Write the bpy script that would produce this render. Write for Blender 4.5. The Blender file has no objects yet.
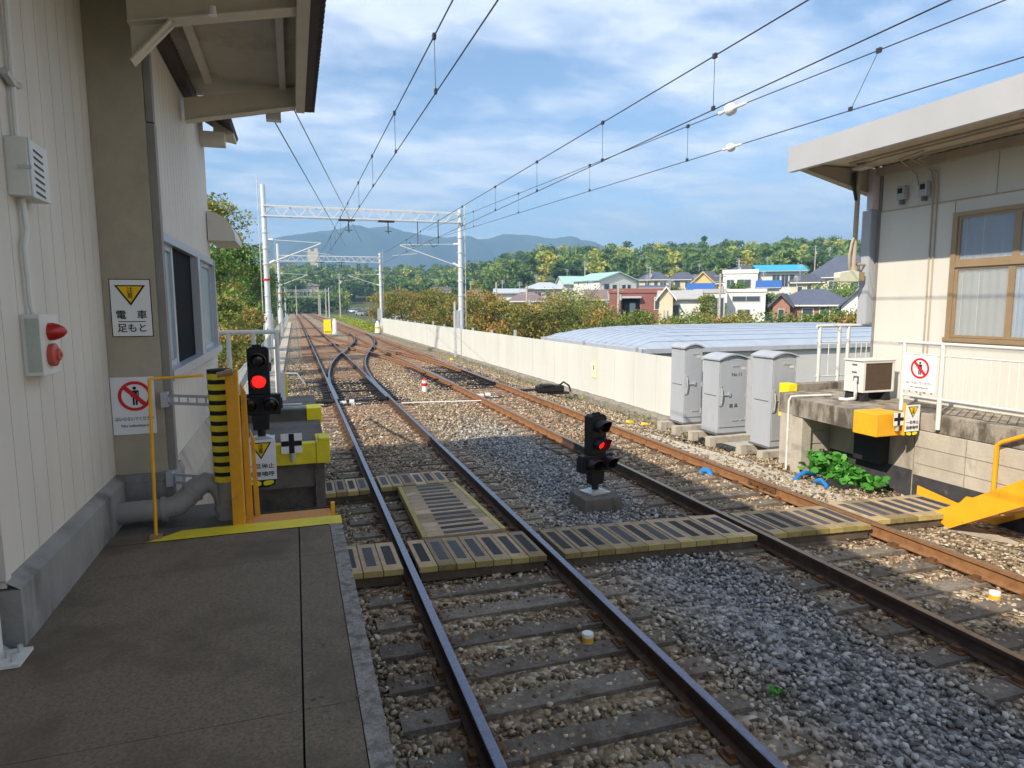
import bpy, bmesh, math, random
import numpy as np
from mathutils import Vector, Matrix
R=math.radians
SC=bpy.context.scene; COL=SC.collection
# ------------------------------------------------------------ camera
YAW,PITCH,ROLL,FPX,HC=0.315944,0.118625,-0.00470375,660.9,2.595
def cam_axes():
    cy,sy,cp,sp=math.cos(YAW),math.sin(YAW),math.cos(PITCH),math.sin(PITCH)
    f=Vector((sy*cp,cy*cp,-sp)); r=Vector((cy,-sy,0)); u=r.cross(f)
    cr,sr=math.cos(ROLL),math.sin(ROLL)
    return r*cr+u*sr, -r*sr+u*cr, f
cr_,cu_,cf_=cam_axes()
cd=bpy.data.cameras.new('camera'); cam=bpy.data.objects.new('camera',cd); COL.objects.link(cam)
M=Matrix((cr_,cu_,-cf_)).transposed().to_4x4(); M.translation=Vector((0,0,HC)); cam.matrix_world=M
cd.sensor_width=36; cd.lens=36*FPX/1024; cd.clip_start=.05; cd.clip_end=20000
SC.camera=cam
def at(px,dist,z=0.):           # a spot on the ground map: bearing as seen in the photo, distance in metres
    d=cf_*1.0+cr_*((px-512)/FPX); b=math.atan2(d.x,d.y)
    return Vector((math.sin(b)*dist,math.cos(b)*dist,z))
# ------------------------------------------------------------ sun, sky, exposure
sun_dir=Vector((1.08,.66,-1)).normalized()        # travel direction of the light
sl=bpy.data.lights.new('sun','SUN'); sl.energy=4.9; sl.angle=R(.53); sl.color=(1,.88,.71)
so=bpy.data.objects.new('sun',sl); COL.objects.link(so)
so.rotation_euler=sun_dir.to_track_quat('-Z','Y').to_euler(); so.location=(0,0,30)
W=bpy.data.worlds.new('World'); SC.world=W; W.use_nodes=True
nt=W.node_tree; nt.nodes.clear(); N=nt.nodes.new; L=nt.links.new
out=N('ShaderNodeOutputWorld'); bg=N('ShaderNodeBackground'); bg.inputs[1].default_value=.15; L(bg.outputs[0],out.inputs[0])
sky=N('ShaderNodeTexSky'); sky.sky_type='NISHITA'; sky.sun_disc=False
sky.sun_elevation=math.asin(-sun_dir.z); sky.sun_rotation=math.atan2(-sun_dir.x,-sun_dir.y)
sky.air_density=1.0; sky.dust_density=.3; sky.ozone_density=3.0
tc=N('ShaderNodeTexCoord'); sep=N('ShaderNodeSeparateXYZ'); L(tc.outputs['Generated'],sep.inputs[0])
def mth(op,a,b=None,nt=nt,clamp=False):
    n=nt.nodes.new('ShaderNodeMath'); n.operation=op; n.use_clamp=clamp
    for i,v in enumerate((a,b)):
        if v is None: continue
        if isinstance(v,(int,float)): n.inputs[i].default_value=v
        else: nt.links.new(v,n.inputs[i])
    return n.outputs[0]
zz=mth('ADD',mth('MAXIMUM',sep.outputs[2],0.),.09)
cx=mth('DIVIDE',sep.outputs[0],zz); cy=mth('DIVIDE',sep.outputs[1],zz)
cmb=N('ShaderNodeCombineXYZ'); L(cx,cmb.inputs[0]); L(cy,cmb.inputs[1])
def wn(scale,det,ro,st,off):
    mp=N('ShaderNodeMapping'); mp.inputs['Scale'].default_value=st; mp.inputs['Location'].default_value=off; mp.inputs['Rotation'].default_value=(0,0,R(-35))
    L(cmb.outputs[0],mp.inputs[0]); n=N('ShaderNodeTexNoise'); n.inputs['Scale'].default_value=scale; n.inputs['Detail'].default_value=det; n.inputs['Roughness'].default_value=ro
    n.inputs['Distortion'].default_value=.25
    L(mp.outputs[0],n.inputs['Vector']); return n.outputs[0]
n1=wn(.75,10,.52,(1,1.25,1),(3.1,1.2,0)); n2=wn(2.4,9,.58,(1,1.4,1),(7,2,0))
den=mth('ADD',mth('MULTIPLY',n1,.72),mth('MULTIPLY',n2,.34))
cr=N('ShaderNodeValToRGB'); L(den,cr.inputs[0])
cr.color_ramp.elements[0].position=.425; cr.color_ramp.elements[0].color=(0,0,0,1)
cr.color_ramp.elements[1].position=.575; cr.color_ramp.elements[1].color=(1,1,1,1)
fac=mth('ADD',mth('MULTIPLY',cr.outputs[0],.80),.05)
shade=N('ShaderNodeValToRGB'); L(n2,shade.inputs[0])
shade.color_ramp.elements[0].position=.3; shade.color_ramp.elements[0].color=(4.2,4.9,6.3,1)
shade.color_ramp.elements[1].position=.65; shade.color_ramp.elements[1].color=(6.9,7.2,7.75,1)
mx=N('ShaderNodeMix'); mx.data_type='RGBA'; L(fac,mx.inputs[0]); L(sky.outputs[0],mx.inputs[6]); L(shade.outputs[0],mx.inputs[7])
L(mx.outputs[2],bg.inputs[0])
SC.view_settings.view_transform='Standard'; SC.view_settings.look='None'; SC.view_settings.gamma=1; SC.view_settings.use_curve_mapping=False
SC.view_settings.exposure=0.36
SC.cycles.use_denoising=True
SC.cycles.max_bounces=6; SC.cycles.diffuse_bounces=3; SC.cycles.transparent_max_bounces=8; SC.cycles.volume_bounces=0
rng=random.Random(7)
# ------------------------------------------------------------ helpers
class MB:
    def __init__(s): s.v=[]; s.f=[]; s.m=[]
    def add(s,vs,fs,mi=0):
        b=len(s.v); s.v+= [tuple(v) for v in vs]; s.f+=[tuple(i+b for i in f) for f in fs]; s.m+=[mi]*len(fs); return s
    def box(s,x0,x1,y0,y1,z0,z1,mi=0,rot=0,piv=None):
        vs=[(x,y,z) for z in (z0,z1) for y in (y0,y1) for x in (x0,x1)]
        if rot:
            p=piv or ((x0+x1)/2,(y0+y1)/2); c,sn=math.cos(rot),math.sin(rot)
            vs=[(p[0]+(x-p[0])*c-(y-p[1])*sn,p[1]+(x-p[0])*sn+(y-p[1])*c,z) for x,y,z in vs]
        return s.add(vs,[(0,2,3,1),(4,5,7,6),(0,1,5,4),(2,6,7,3),(0,4,6,2),(1,3,7,5)],mi)
    def bar(s,a,b,w,h,mi=0):    # rectangular bar between two points (w sideways, h up)
        a=Vector(a);b=Vector(b);d=(b-a).normalized(); up=Vector((0,0,1)) if abs(d.z)<.95 else Vector((0,1,0))
        sd=d.cross(up).normalized(); u=sd.cross(d)
        vs=[p+sd*(w/2*i)+u*(h/2*j) for p in (a,b) for j in (-1,1) for i in (-1,1)]
        return s.add(vs,[(0,1,3,2),(4,6,7,5),(0,4,5,1),(2,3,7,6),(0,2,6,4),(1,5,7,3)],mi)
    def tube(s,pts,r,n=8,mi=0,caps=True):
        pts=[Vector(p) for p in pts]; rs=r if isinstance(r,(list,tuple)) else [r]*len(pts); b=[]
        up=None
        for i,p in enumerate(pts):
            d=(pts[min(i+1,len(pts)-1)]-pts[max(i-1,0)]).normalized()
            if up is None: up=Vector((0,0,1)) if abs(d.z)<.9 else Vector((1,0,0))
            sd=d.cross(up).normalized(); up=sd.cross(d).normalized()
            b+=[p+(sd*math.cos(t)+up*math.sin(t))*rs[i] for t in [2*math.pi*k/n for k in range(n)]]
        f=[]
        for i in range(len(pts)-1):
            for k in range(n): f.append((i*n+k,i*n+(k+1)%n,(i+1)*n+(k+1)%n,(i+1)*n+k))
        if caps: f.append(tuple(range(n))[::-1]); f.append(tuple((len(pts)-1)*n+k for k in range(n)))
        return s.add(b,f,mi)
    def prism(s,poly,ax,a,b,mi=0):   # polygon in the two other axes, extruded along ax
        def P(p,t): return {'x':(t,p[0],p[1]),'y':(p[0],t,p[1]),'z':(p[0],p[1],t)}[ax]
        n=len(poly); vs=[P(p,a) for p in poly]+[P(p,b) for p in poly]
        f=[tuple(range(n)),tuple(range(2*n-1,n-1,-1))]+[(i,i+n,(i+1)%n+n,(i+1)%n) for i in range(n)]
        return s.add(vs,f,mi)
    def disc(s,c,nrm,r0,r1,n=32,t=.003,mi=0):    # ring (r0 inner, may be 0) of thickness t
        c=Vector(c);nrm=Vector(nrm).normalized();q=nrm.to_track_quat('Z','Y')
        vs=[];f=[]
        for k in range(n):
            a=2*math.pi*k/n; e=q@Vector((math.cos(a),math.sin(a),0))
            vs+=[c+e*r0,c+e*r1,c+e*r1+nrm*t,c+e*r0+nrm*t]
        for k in range(n):
            a=k*4;b=((k+1)%n)*4
            for i,j in ((1,2),(2,3))+(((3,0),) if r0>0 else ()): f.append((a+i,b+i,b+j,a+j))
        return s.add(vs,f,mi)
    def build(s,name,mats,parent=None,smooth=False,bevel=0,label=None):
        me=bpy.data.meshes.new(name); o_=Vector((0,0,0)); p=parent
        while p is not None: o_+=p.location; p=p.parent
        me.from_pydata([(v[0]-o_.x,v[1]-o_.y,v[2]-o_.z) for v in s.v],[],s.f)
        if not isinstance(mats,(list,tuple)): mats=[mats]
        for m in mats: me.materials.append(m)
        me.polygons.foreach_set('material_index',s.m)
        if smooth: me.polygons.foreach_set('use_smooth',[True]*len(s.f))
        bm=bmesh.new(); bm.from_mesh(me); bmesh.ops.recalc_face_normals(bm,faces=bm.faces); bm.to_mesh(me); bm.free()
        if smooth: me.set_sharp_from_angle(angle=R(40))
        o=bpy.data.objects.new(name,me); COL.objects.link(o)
        if parent: o.parent=parent
        if bevel:
            bv=o.modifiers.new('bevel','BEVEL'); bv.width=bevel; bv.segments=2; bv.limit_method='ANGLE'
        if label: o['label']=label
        return o
def npmesh(name,v,f,mats,parent=None,attr=None,dom='FACE'):    # v (n,3), f (m,k) arrays
    v=np.ascontiguousarray(v,np.float32); f=np.ascontiguousarray(f,np.int32); k=f.shape[1]
    me=bpy.data.meshes.new(name); me.vertices.add(len(v)); me.vertices.foreach_set('co',v.ravel())
    me.loops.add(f.size); me.loops.foreach_set('vertex_index',f.ravel())
    me.polygons.add(len(f)); me.polygons.foreach_set('loop_start',np.arange(0,f.size,k,dtype=np.int32))
    me.update(calc_edges=True)
    if attr is not None:
        a=me.attributes.new('rnd','FLOAT',dom); a.data.foreach_set('value',np.ascontiguousarray(attr,np.float32))
    for m in (mats if isinstance(mats,(list,tuple)) else [mats]): me.materials.append(m)
    o=bpy.data.objects.new(name,me); COL.objects.link(o)
    if parent: o.parent=parent
    return o
def thing(name,label,cat,loc=(0,0,0),group=None,rz=0):
    o=bpy.data.objects.new(name,None); COL.objects.link(o); o.location=loc; o.rotation_euler=(0,0,rz); o.empty_display_size=.2
    o['label']=label; o['category']=cat
    if group: o['group']=group
    return o
def tag(o,label,cat,group=None,kind=None):
    o['label']=label; o['category']=cat
    if group: o['group']=group
    if kind: o['kind']=kind
    return o
def struct(o): o['kind']='structure'; return o
def copy_tree(o,parent=None):
    c=o.copy(); COL.objects.link(c); c.parent=parent
    for ch in list(o.children): copy_tree(ch,c)
    return c
# ------------------------------------------------------------ materials
def mat(name,col,rough=.75,v=.18,sc=6,bump=.15,metal=0,col2=None,c2=.5,c2s=1.5,spec=.3,streak=0,bsc=None,coat=0):
    m=bpy.data.materials.new(name); m.use_nodes=True; nt=m.node_tree; N=nt.nodes.new; L=nt.links.new
    b=nt.nodes['Principled BSDF']; tc=N('ShaderNodeTexCoord'); vec=tc.outputs['Object']
    if streak:
        mp=N('ShaderNodeMapping'); mp.inputs['Scale'].default_value=(1,1,1/streak); L(vec,mp.inputs[0]); vs=mp.outputs[0]
    else: vs=vec
    n=N('ShaderNodeTexNoise'); n.inputs['Scale'].default_value=sc; n.inputs['Detail'].default_value=8; n.inputs['Roughness'].default_value=.62; L(vs,n.inputs['Vector'])
    r=N('ShaderNodeValToRGB'); e=r.color_ramp.elements
    e[0].position=.3; e[1].position=.7
    e[0].color=tuple(c*(1-v) for c in col)+(1,); e[1].color=tuple(min(1,c*(1+v)) for c in col)+(1,)
    L(n.outputs[0],r.inputs[0]); c=r.outputs[0]
    if col2:
        n2=N('ShaderNodeTexNoise'); n2.inputs['Scale'].default_value=c2s; n2.inputs['Detail'].default_value=9; n2.inputs['Roughness'].default_value=.65; L(vs,n2.inputs['Vector'])
        r2=N('ShaderNodeValToRGB'); r2.color_ramp.elements[0].position=c2; r2.color_ramp.elements[1].position=min(1,c2+.16); L(n2.outputs[0],r2.inputs[0])
        mx=N('ShaderNodeMix'); mx.data_type='RGBA'; L(r2.outputs[0],mx.inputs[0]); L(c,mx.inputs[6]); mx.inputs[7].default_value=tuple(col2)+(1,); c=mx.outputs[2]
    L(c,b.inputs['Base Color']); b.inputs['Metallic'].default_value=metal; b.inputs['Specular IOR Level'].default_value=spec
    rr=N('ShaderNodeMapRange'); rr.inputs[3].default_value=max(.03,rough-.1); rr.inputs[4].default_value=min(1,rough+.12); L(n.outputs[0],rr.inputs[0]); L(rr.outputs[0],b.inputs['Roughness'])
    if bump:
        nb=N('ShaderNodeTexNoise'); nb.inputs['Scale'].default_value=bsc or sc*9; nb.inputs['Detail'].default_value=5; L(vec,nb.inputs['Vector'])
        bp=N('ShaderNodeBump'); bp.inputs['Strength'].default_value=bump; bp.inputs['Distance'].default_value=.02; L(nb.outputs[0],bp.inputs['Height']); L(bp.outputs[0],b.inputs['Normal'])
    return m
def emis(name,col,s):
    m=bpy.data.materials.new(name); m.use_nodes=True; b=m.node_tree.nodes['Principled BSDF']
    b.inputs['Base Color'].default_value=tuple(col)+(1,); b.inputs['Emission Color'].default_value=tuple(col)+(1,); b.inputs['Emission Strength'].default_value=s; b.inputs['Roughness'].default_value=.3
    return m
def glass(name,col,rough=.06):
    m=bpy.data.materials.new(name); m.use_nodes=True; nt=m.node_tree; b=nt.nodes['Principled BSDF']
    b.inputs['Base Color'].default_value=tuple(col)+(1,); b.inputs['Roughness'].default_value=rough; b.inputs['Specular IOR Level'].default_value=.6
    n=nt.nodes.new('ShaderNodeTexNoise'); n.inputs['Scale'].default_value=3; bp=nt.nodes.new('ShaderNodeBump'); bp.inputs['Strength'].default_value=.04; nt.links.new(n.outputs[0],bp.inputs['Height']); nt.links.new(bp.outputs[0],b.inputs['Normal'])
    return m
m_siding=mat('cream_siding',(.64,.6,.53),.6,.07,3,.05,col2=(.52,.45,.35),c2=.6,c2s=1.4,streak=5)
m_siding_r=mat('pale_cement_board',(.62,.61,.555),.7,.05,2,.05,col2=(.6,.55,.44),c2=.66,c2s=1.1,streak=4)
m_groove=mat('groove_dark',(.08,.07,.06),.9,.1)
m_pillar=mat('stucco_olive',(.43,.385,.30),.92,.12,4,.5,bsc=160,col2=(.4,.36,.28),c2=.55,c2s=1.2)
m_trim=mat('grey_trim',(.24,.23,.21),.6,.12,5,.05)
m_plinth=mat('plinth_concrete',(.27,.265,.25),.85,.2,3,.2,col2=(.12,.115,.11),c2=.52,c2s=2.2,streak=3)
m_platform=mat('platform_aggregate',(.175,.14,.103),.9,.36,75,.16,bsc=260,col2=(.115,.09,.065),c2=.47,c2s=1.6)
m_edge=mat('platform_edge_stone',(.27,.255,.235),.85,.4,70,.3,bsc=160,col2=(.13,.12,.108),c2=.47,c2s=16)
m_joint=mat('joint_dark',(.025,.023,.02),.95,.1)
m_yellow=mat('yellow_paint',(.72,.6,.03),.6,.12,7,.15,col2=(.42,.36,.1),c2=.66,c2s=9)
m_yellow2=mat('bright_yellow_paint',(.86,.72,.02),.55,.08,7,.1,col2=(.6,.5,.1),c2=.7,c2s=8)
m_orange=mat('orange_yellow_paint',(.8,.4,.02),.5,.1,4,.08,col2=(.42,.22,.06),c2=.62,c2s=11)
m_otread=mat('orange_tread',(.62,.3,.1),.8,.2,70,.4,bsc=200)
m_opole=mat('orange_post_paint',(.66,.31,.02),.55,.12,8,.08,col2=(.28,.13,.04),c2=.6,c2s=10)
m_black=mat('black_paint',(.014,.014,.015),.5,.3,8,.1)
m_blackm=mat('matt_black',(.02,.02,.021),.8,.3,12,.2)
m_grey_pipe=mat('grey_pipe',(.27,.26,.25),.45,.1,4,.03,col2=(.13,.12,.11),c2=.6,c2s=3)
m_white=mat('white_paint',(.66,.65,.62),.5,.06,5,.05,col2=(.5,.46,.4),c2=.68,c2s=4)
m_whitep=mat('offwhite_enamel',(.66,.66,.62),.4,.06,5,.03,col2=(.45,.4,.33),c2=.72,c2s=7)
m_sign=mat('sign_white',(.78,.79,.8),.35,.03,3,0)
m_red=mat('sign_red',(.62,.02,.03),.4,.06,3,0)
m_ink=mat('sign_ink',(.012,.012,.018),.45,.1,3,0)
m_redlamp=mat('red_plastic',(.42,.015,.01),.25,.1,8,0,spec=.6)
m_conc=mat('slab_concrete',(.3,.265,.22),.88,.28,4,.4,col2=(.1,.088,.07),c2=.46,c2s=4.5,streak=2.5)
m_concl=mat('light_concrete',(.46,.42,.35),.88,.16,3,.3,col2=(.27,.24,.2),c2=.55,c2s=1.7,streak=2)
m_concl2=mat('mortar',(.26,.235,.2),.9,.2,4,.3)
m_concd=mat('dark_weathered_concrete',(.13,.12,.105),.9,.25,4,.4,col2=(.06,.055,.05),c2=.5,c2s=2)
m_tar=mat('tar_band',(.05,.05,.055),.8,.3,5,.2,col2=(.16,.15,.14),c2=.6,c2s=6)
m_block=mat('concrete_block',(.15,.135,.115),.9,.22,9,.4,col2=(.09,.08,.07),c2=.5,c2s=4)
m_galv=mat('galvanised_steel',(.52,.54,.55),.4,.12,6,.04,metal=.35,col2=(.4,.41,.41),c2=.6,c2s=2)
m_wallw=mat('barrier_panel',(.6,.61,.57),.65,.06,.6,.03,col2=(.52,.52,.45),c2=.56,c2s=1.3,streak=7)
m_kerb=mat('rough_kerb',(.22,.2,.17),.95,.4,9,1,bsc=18)
m_cab=mat('cabinet_grey',(.385,.41,.45),.45,.07,3,.03,col2=(.31,.31,.3),c2=.58,c2s=2.6,streak=5)
m_cabd=mat('cabinet_seal',(.12,.125,.13),.6,.1)
m_beam=mat('canopy_beam_paint',(.62,.57,.48),.55,.08,3,.05,col2=(.26,.19,.13),c2=.66,c2s=5)
m_soffit=mat('corrugated_soffit',(.6,.55,.47),.6,.12,2,.05,col2=(.42,.37,.3),c2=.55,c2s=1.5)
m_roofdark=mat('dark_roof_edge',(.06,.05,.048),.7,.2,9,.2)
m_fascia=mat('fascia_metal',(.42,.425,.44),.5,.05,1.3,.02,col2=(.43,.42,.41),c2=.62,c2s=1)
m_soffr=mat('soffit_cream',(.4,.35,.27),.7,.1,3,.1)
m_alum=mat('aluminium_frame',(.46,.48,.52),.4,.08,5,.02,metal=.3)
m_glassb=glass('window_glass_blue',(.09,.13,.16)); m_darkpanel=glass('dark_opening_panel',(.008,.009,.012),.7); m_darkpanel.node_tree.nodes['Principled BSDF'].inputs['Specular IOR Level'].default_value=.05; m_glassf=glass('frosted_glass',(.3,.4,.43),.35)
m_glassh=glass('house_glass',(.05,.07,.09),.08)
m_curtain=mat('blue_curtain',(.2,.31,.47),.85,.12,3,.1); m_curtg=mat('grey_curtain',(.3,.32,.33),.7,.06,3,.05)
m_bronze=mat('bronze_frame',(.33,.235,.14),.4,.08,5,.02,metal=.2)
m_railtop=mat('polished_rail',(.15,.16,.21),.24,.2,30,0,metal=.8)
m_railtop2=mat('worn_rail_top',(.26,.19,.14),.35,.25,30,0,metal=.6)
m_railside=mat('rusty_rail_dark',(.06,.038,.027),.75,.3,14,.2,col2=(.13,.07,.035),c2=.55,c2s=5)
m_railrust=mat('rusty_rail_orange',(.25,.125,.055),.8,.25,14,.25,col2=(.17,.075,.035),c2=.55,c2s=5)
m_sleeper=mat('weathered_sleeper',(.19,.165,.135),.9,.35,30,.5,bsc=90,col2=(.11,.085,.065),c2=.48,c2s=4)
m_sleeperr=mat('rusty_sleeper',(.27,.18,.125),.9,.3,20,.5,col2=(.17,.105,.075),c2=.5,c2s=3)
m_sleeperb=mat('oiled_sleeper',(.018,.017,.019),.6,.35,12,.3,col2=(.05,.045,.045),c2=.6,c2s=6)
m_clip=mat('rail_clip_rust',(.13,.065,.03),.85,.35,20,.3)
m_wood=mat('walkway_timber',(.38,.29,.185),.8,.18,7,.25,col2=(.3,.22,.13),c2=.55,c2s=4)
m_woody=mat('walkway_timber_yellow_edge',(.42,.34,.13),.8,.2,9,.3,col2=(.26,.2,.09),c2=.52,c2s=9)
m_pad=mat('antislip_pad',(.05,.052,.06),.85,.3,60,.4,bsc=250,col2=(.11,.1,.09),c2=.62,c2s=7)
m_woodd=mat('dark_timber',(.11,.085,.06),.9,.3,9,.4)
m_hose=mat('blue_hose',(.02,.18,.5),.4,.1)
m_sheet=mat('black_plastic_sheet',(.025,.024,.025),.45,.4,6,.5)
m_bark=mat('bark',(.12,.09,.065),.95,.3,8,.6)
m_wire=mat('wire_dark',(.035,.035,.038),.5,.1,5,0)
m_insul=mat('white_porcelain',(.75,.76,.76),.2,.05,5,0,spec=.6)
m_acg=mat('condenser_fins',(.12,.085,.06),.6,.25,40,.3)
def vary(m,lo,hi):
    nt=m.node_tree; b=nt.nodes['Principled BSDF']; src=b.inputs['Base Color'].links[0].from_socket
    oi=nt.nodes.new('ShaderNodeObjectInfo'); mr=nt.nodes.new('ShaderNodeMapRange'); mr.inputs[3].default_value=lo; mr.inputs[4].default_value=hi; nt.links.new(oi.outputs['Random'],mr.inputs[0])
    h=nt.nodes.new('ShaderNodeHueSaturation'); nt.links.new(mr.outputs[0],h.inputs['Value']); nt.links.new(src,h.inputs['Color']); nt.links.new(h.outputs[0],b.inputs['Base Color'])
for m_,a_,b_ in ((m_wood,.62,1.25),(m_woody,.55,1.2),(m_pad,.6,1.9),(m_sleeper,.7,1.25),(m_sleeperr,.7,1.3)): vary(m_,a_,b_)
# leaf material: tint attribute picks between colours
def leafmat(name,cols,tr=.25,c2=None):
    m=bpy.data.materials.new(name); m.use_nodes=True; nt=m.node_tree; b=nt.nodes['Principled BSDF']; L=nt.links.new
    a=nt.nodes.new('ShaderNodeAttribute'); a.attribute_name='rnd'; r=nt.nodes.new('ShaderNodeValToRGB'); L(a.outputs['Fac'],r.inputs[0])
    e=r.color_ramp.elements
    while len(e)<len(cols): e.new(.5)
    for i,c in enumerate(cols): e[i].position=i/(len(cols)-1); e[i].color=tuple(c)+(1,)
    L(r.outputs[0],b.inputs['Base Color']); b.inputs['Roughness'].default_value=.6; b.inputs['Specular IOR Level'].default_value=.25
    t=nt.nodes.new('ShaderNodeBsdfTranslucent'); L(r.outputs[0],t.inputs[0]); mx=nt.nodes.new('ShaderNodeMixShader'); mx.inputs[0].default_value=tr
    L(b.outputs[0],mx.inputs[1]); L(t.outputs[0],mx.inputs[2]); L(mx.outputs[0],nt.nodes['Material Output'].inputs[0]); return m
lf_green=leafmat('leaves_green',[(.05,.11,.025),(.11,.21,.04),(.2,.31,.07),(.27,.34,.09)])
lf_autumn=leafmat('leaves_autumn',[(.09,.13,.03),(.17,.2,.045),(.28,.26,.06),(.4,.28,.07),(.42,.19,.06)])
lf_olive=leafmat('leaves_olive',[(.09,.14,.04),(.18,.24,.055),(.3,.31,.08),(.38,.3,.09)])
lf_forest=leafmat('leaves_forest',[(.06,.13,.06),(.12,.21,.07),(.2,.31,.08),(.32,.4,.11),(.55,.55,.1),(.55,.42,.12)],.3)
lf_bright=leafmat('leaves_bright',[(.05,.2,.03),(.09,.34,.05),(.16,.46,.09)])
lf_weed=leafmat('weeds',[(.12,.22,.03),(.3,.38,.05),(.55,.5,.06)])
# ------------------------------------------------------------ ballast colour shared by the bed and the stones
RX=[1.007,2.507,4.989,6.489]
def ballast_mat(name,stones):
    m=bpy.data.materials.new(name); m.use_nodes=True; nt=m.node_tree; N=nt.nodes.new; L=nt.links.new; b=nt.nodes['Principled BSDF']
    tc=N('ShaderNodeTexCoord'); o=tc.outputs['Object']; sp=N('ShaderNodeSeparateXYZ'); L(o,sp.inputs[0]); X,Y=sp.outputs[0],sp.outputs[1]
    def mm(op,a,b_=None,c=False): return mth(op,a,b_,nt,c)
    vor=N('ShaderNodeTexVoronoi'); vor.inputs['Scale'].default_value=19; L(o,vor.inputs['Vector'])
    if stones:
        at_=N('ShaderNodeAttribute'); at_.attribute_name='rnd'; rnd=at_.outputs['Fac']
    else:
        s2=N('ShaderNodeSeparateColor'); L(vor.outputs['Color'],s2.inputs[0]); rnd=s2.outputs[0]
    no=N('ShaderNodeTexNoise'); no.inputs['Scale'].default_value=1.6; no.inputs['Detail'].default_value=7; L(o,no.inputs['Vector'])
    def ramp(stops):
        r=N('ShaderNodeValToRGB'); e=r.color_ramp.elements
        while len(e)<len(stops): e.new(.5)
        for i,(p,c) in enumerate(stops): e[i].position=p; e[i].color=tuple(c)+(1,)
        L(rnd,r.inputs[0]); return r.outputs[0]
    grey=ramp([(0,(.09,.09,.09)),(.35,(.2,.2,.2)),(.7,(.31,.31,.312)),(.93,(.43,.42,.41)),(1,(.52,.5,.46))])
    tan=ramp([(0,(.08,.065,.048)),(.3,(.21,.16,.105)),(.65,(.34,.265,.17)),(.9,(.47,.39,.28)),(1,(.6,.56,.48))])
    rust=ramp([(0,(.1,.07,.045)),(.4,(.25,.17,.105)),(.75,(.4,.29,.19)),(1,(.52,.43,.33))])
    def mix(f,a,c):
        x=N('ShaderNodeMix'); x.data_type='RGBA'; L(f,x.inputs[0]); L(a,x.inputs[6]); L(c,x.inputs[7]); return x.outputs[2]
    def band(v,c,hw,soft):     # 1 inside |v-c|<hw
        d=mm('ABSOLUTE',mm('SUBTRACT',v,c)); r=N('ShaderNodeMapRange'); r.inputs[1].default_value=hw; r.inputs[2].default_value=hw+soft; r.inputs[3].default_value=1; r.inputs[4].default_value=0
        L(d,r.inputs[0]); return r.outputs[0]
    nn=mm('SUBTRACT',no.outputs[0],.5); Xn=mm('ADD',X,mm('MULTIPLY',nn,.9)); Yn=mm('ADD',Y,mm('MULTIPLY',nn,3.))
    g=mm('MULTIPLY',band(Xn,3.85,.3,.95),band(Yn,5.0,7.6,3.5))
    c=mix(g,tan,grey)
    rs=None
    for x in RX:
        k=band(Xn,x,.17,.28); rs=k if rs is None else mm('MAXIMUM',rs,k)
    ins=mm('MULTIPLY',band(X,1.757,.8,.25),band(Yn,21,9,3)); ins2=mm('MULTIPLY',band(X,5.739,.8,.25),band(Yn,27,17,4))
    far=mm('MULTIPLY',band(Xn,3.7,2.6,.6),band(Yn,44,16,4))
    allr=mm('MAXIMUM',mm('MAXIMUM',mm('MULTIPLY',ins,.6),mm('MULTIPLY',ins2,.6)),mm('MAXIMUM',mm('MULTIPLY',far,.75),mm('MULTIPLY',rs,.85)))
    c=mix(allr,c,rust)
    L(c,b.inputs['Base Color']); b.inputs['Roughness'].default_value=.85; b.inputs['Specular IOR Level'].default_value=.25
    if not stones:
        bp=N('ShaderNodeBump'); bp.inputs['Strength'].default_value=1; bp.inputs['Distance'].default_value=.05; bp.invert=True; L(vor.outputs['Distance'],bp.inputs['Height']); L(bp.outputs[0],b.inputs['Normal'])
    return m
m_bed=ballast_mat('ballast_bed',False); m_stone=ballast_mat('ballast_stones',True)
def gz(x,y):
    z=-.185
    z+= .03*np.exp(-((x-3.75)/.55)**2)
    t=np.clip((x-7.0)/1.7,0,1); z-= .30*t*t*(3-2*t)*np.clip((y-9.)/2.5,0,1)
    z=z+.022*np.clip((y-8)/3,0,1)*np.clip((20-y)/3,0,1)*(np.exp(-((x-1.757)/.62)**6)+np.exp(-((x-5.739)/.62)**6))
    return z
# track bed sheet
xs=np.linspace(-3.2,9.0,62); ys=np.concatenate([np.linspace(-8,16,50),np.linspace(16.8,60,55),np.linspace(62,300,60)])
gx,gy=np.meshgrid(xs,ys); gzv=gz(gx,gy)-.012+.02*np.sin(gx*3.1+gy*1.3)*np.sin(gy*.9); edge=np.clip((-1.3-gx)/1.2,0,1)*1.1; gzv-=edge
edge=np.clip((gy-100)/30,0,1); gzv-=0*edge
v=np.stack([gx,gy,gzv],-1).reshape(-1,3); nx=len(xs); ii=np.arange(len(ys)-1)[:,None]*nx+np.arange(nx-1)[None]; f=np.stack([ii,ii+1,ii+nx+1,ii+nx],-1).reshape(-1,4)
struct(npmesh('track_bed',v,f,m_bed)); 
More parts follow.
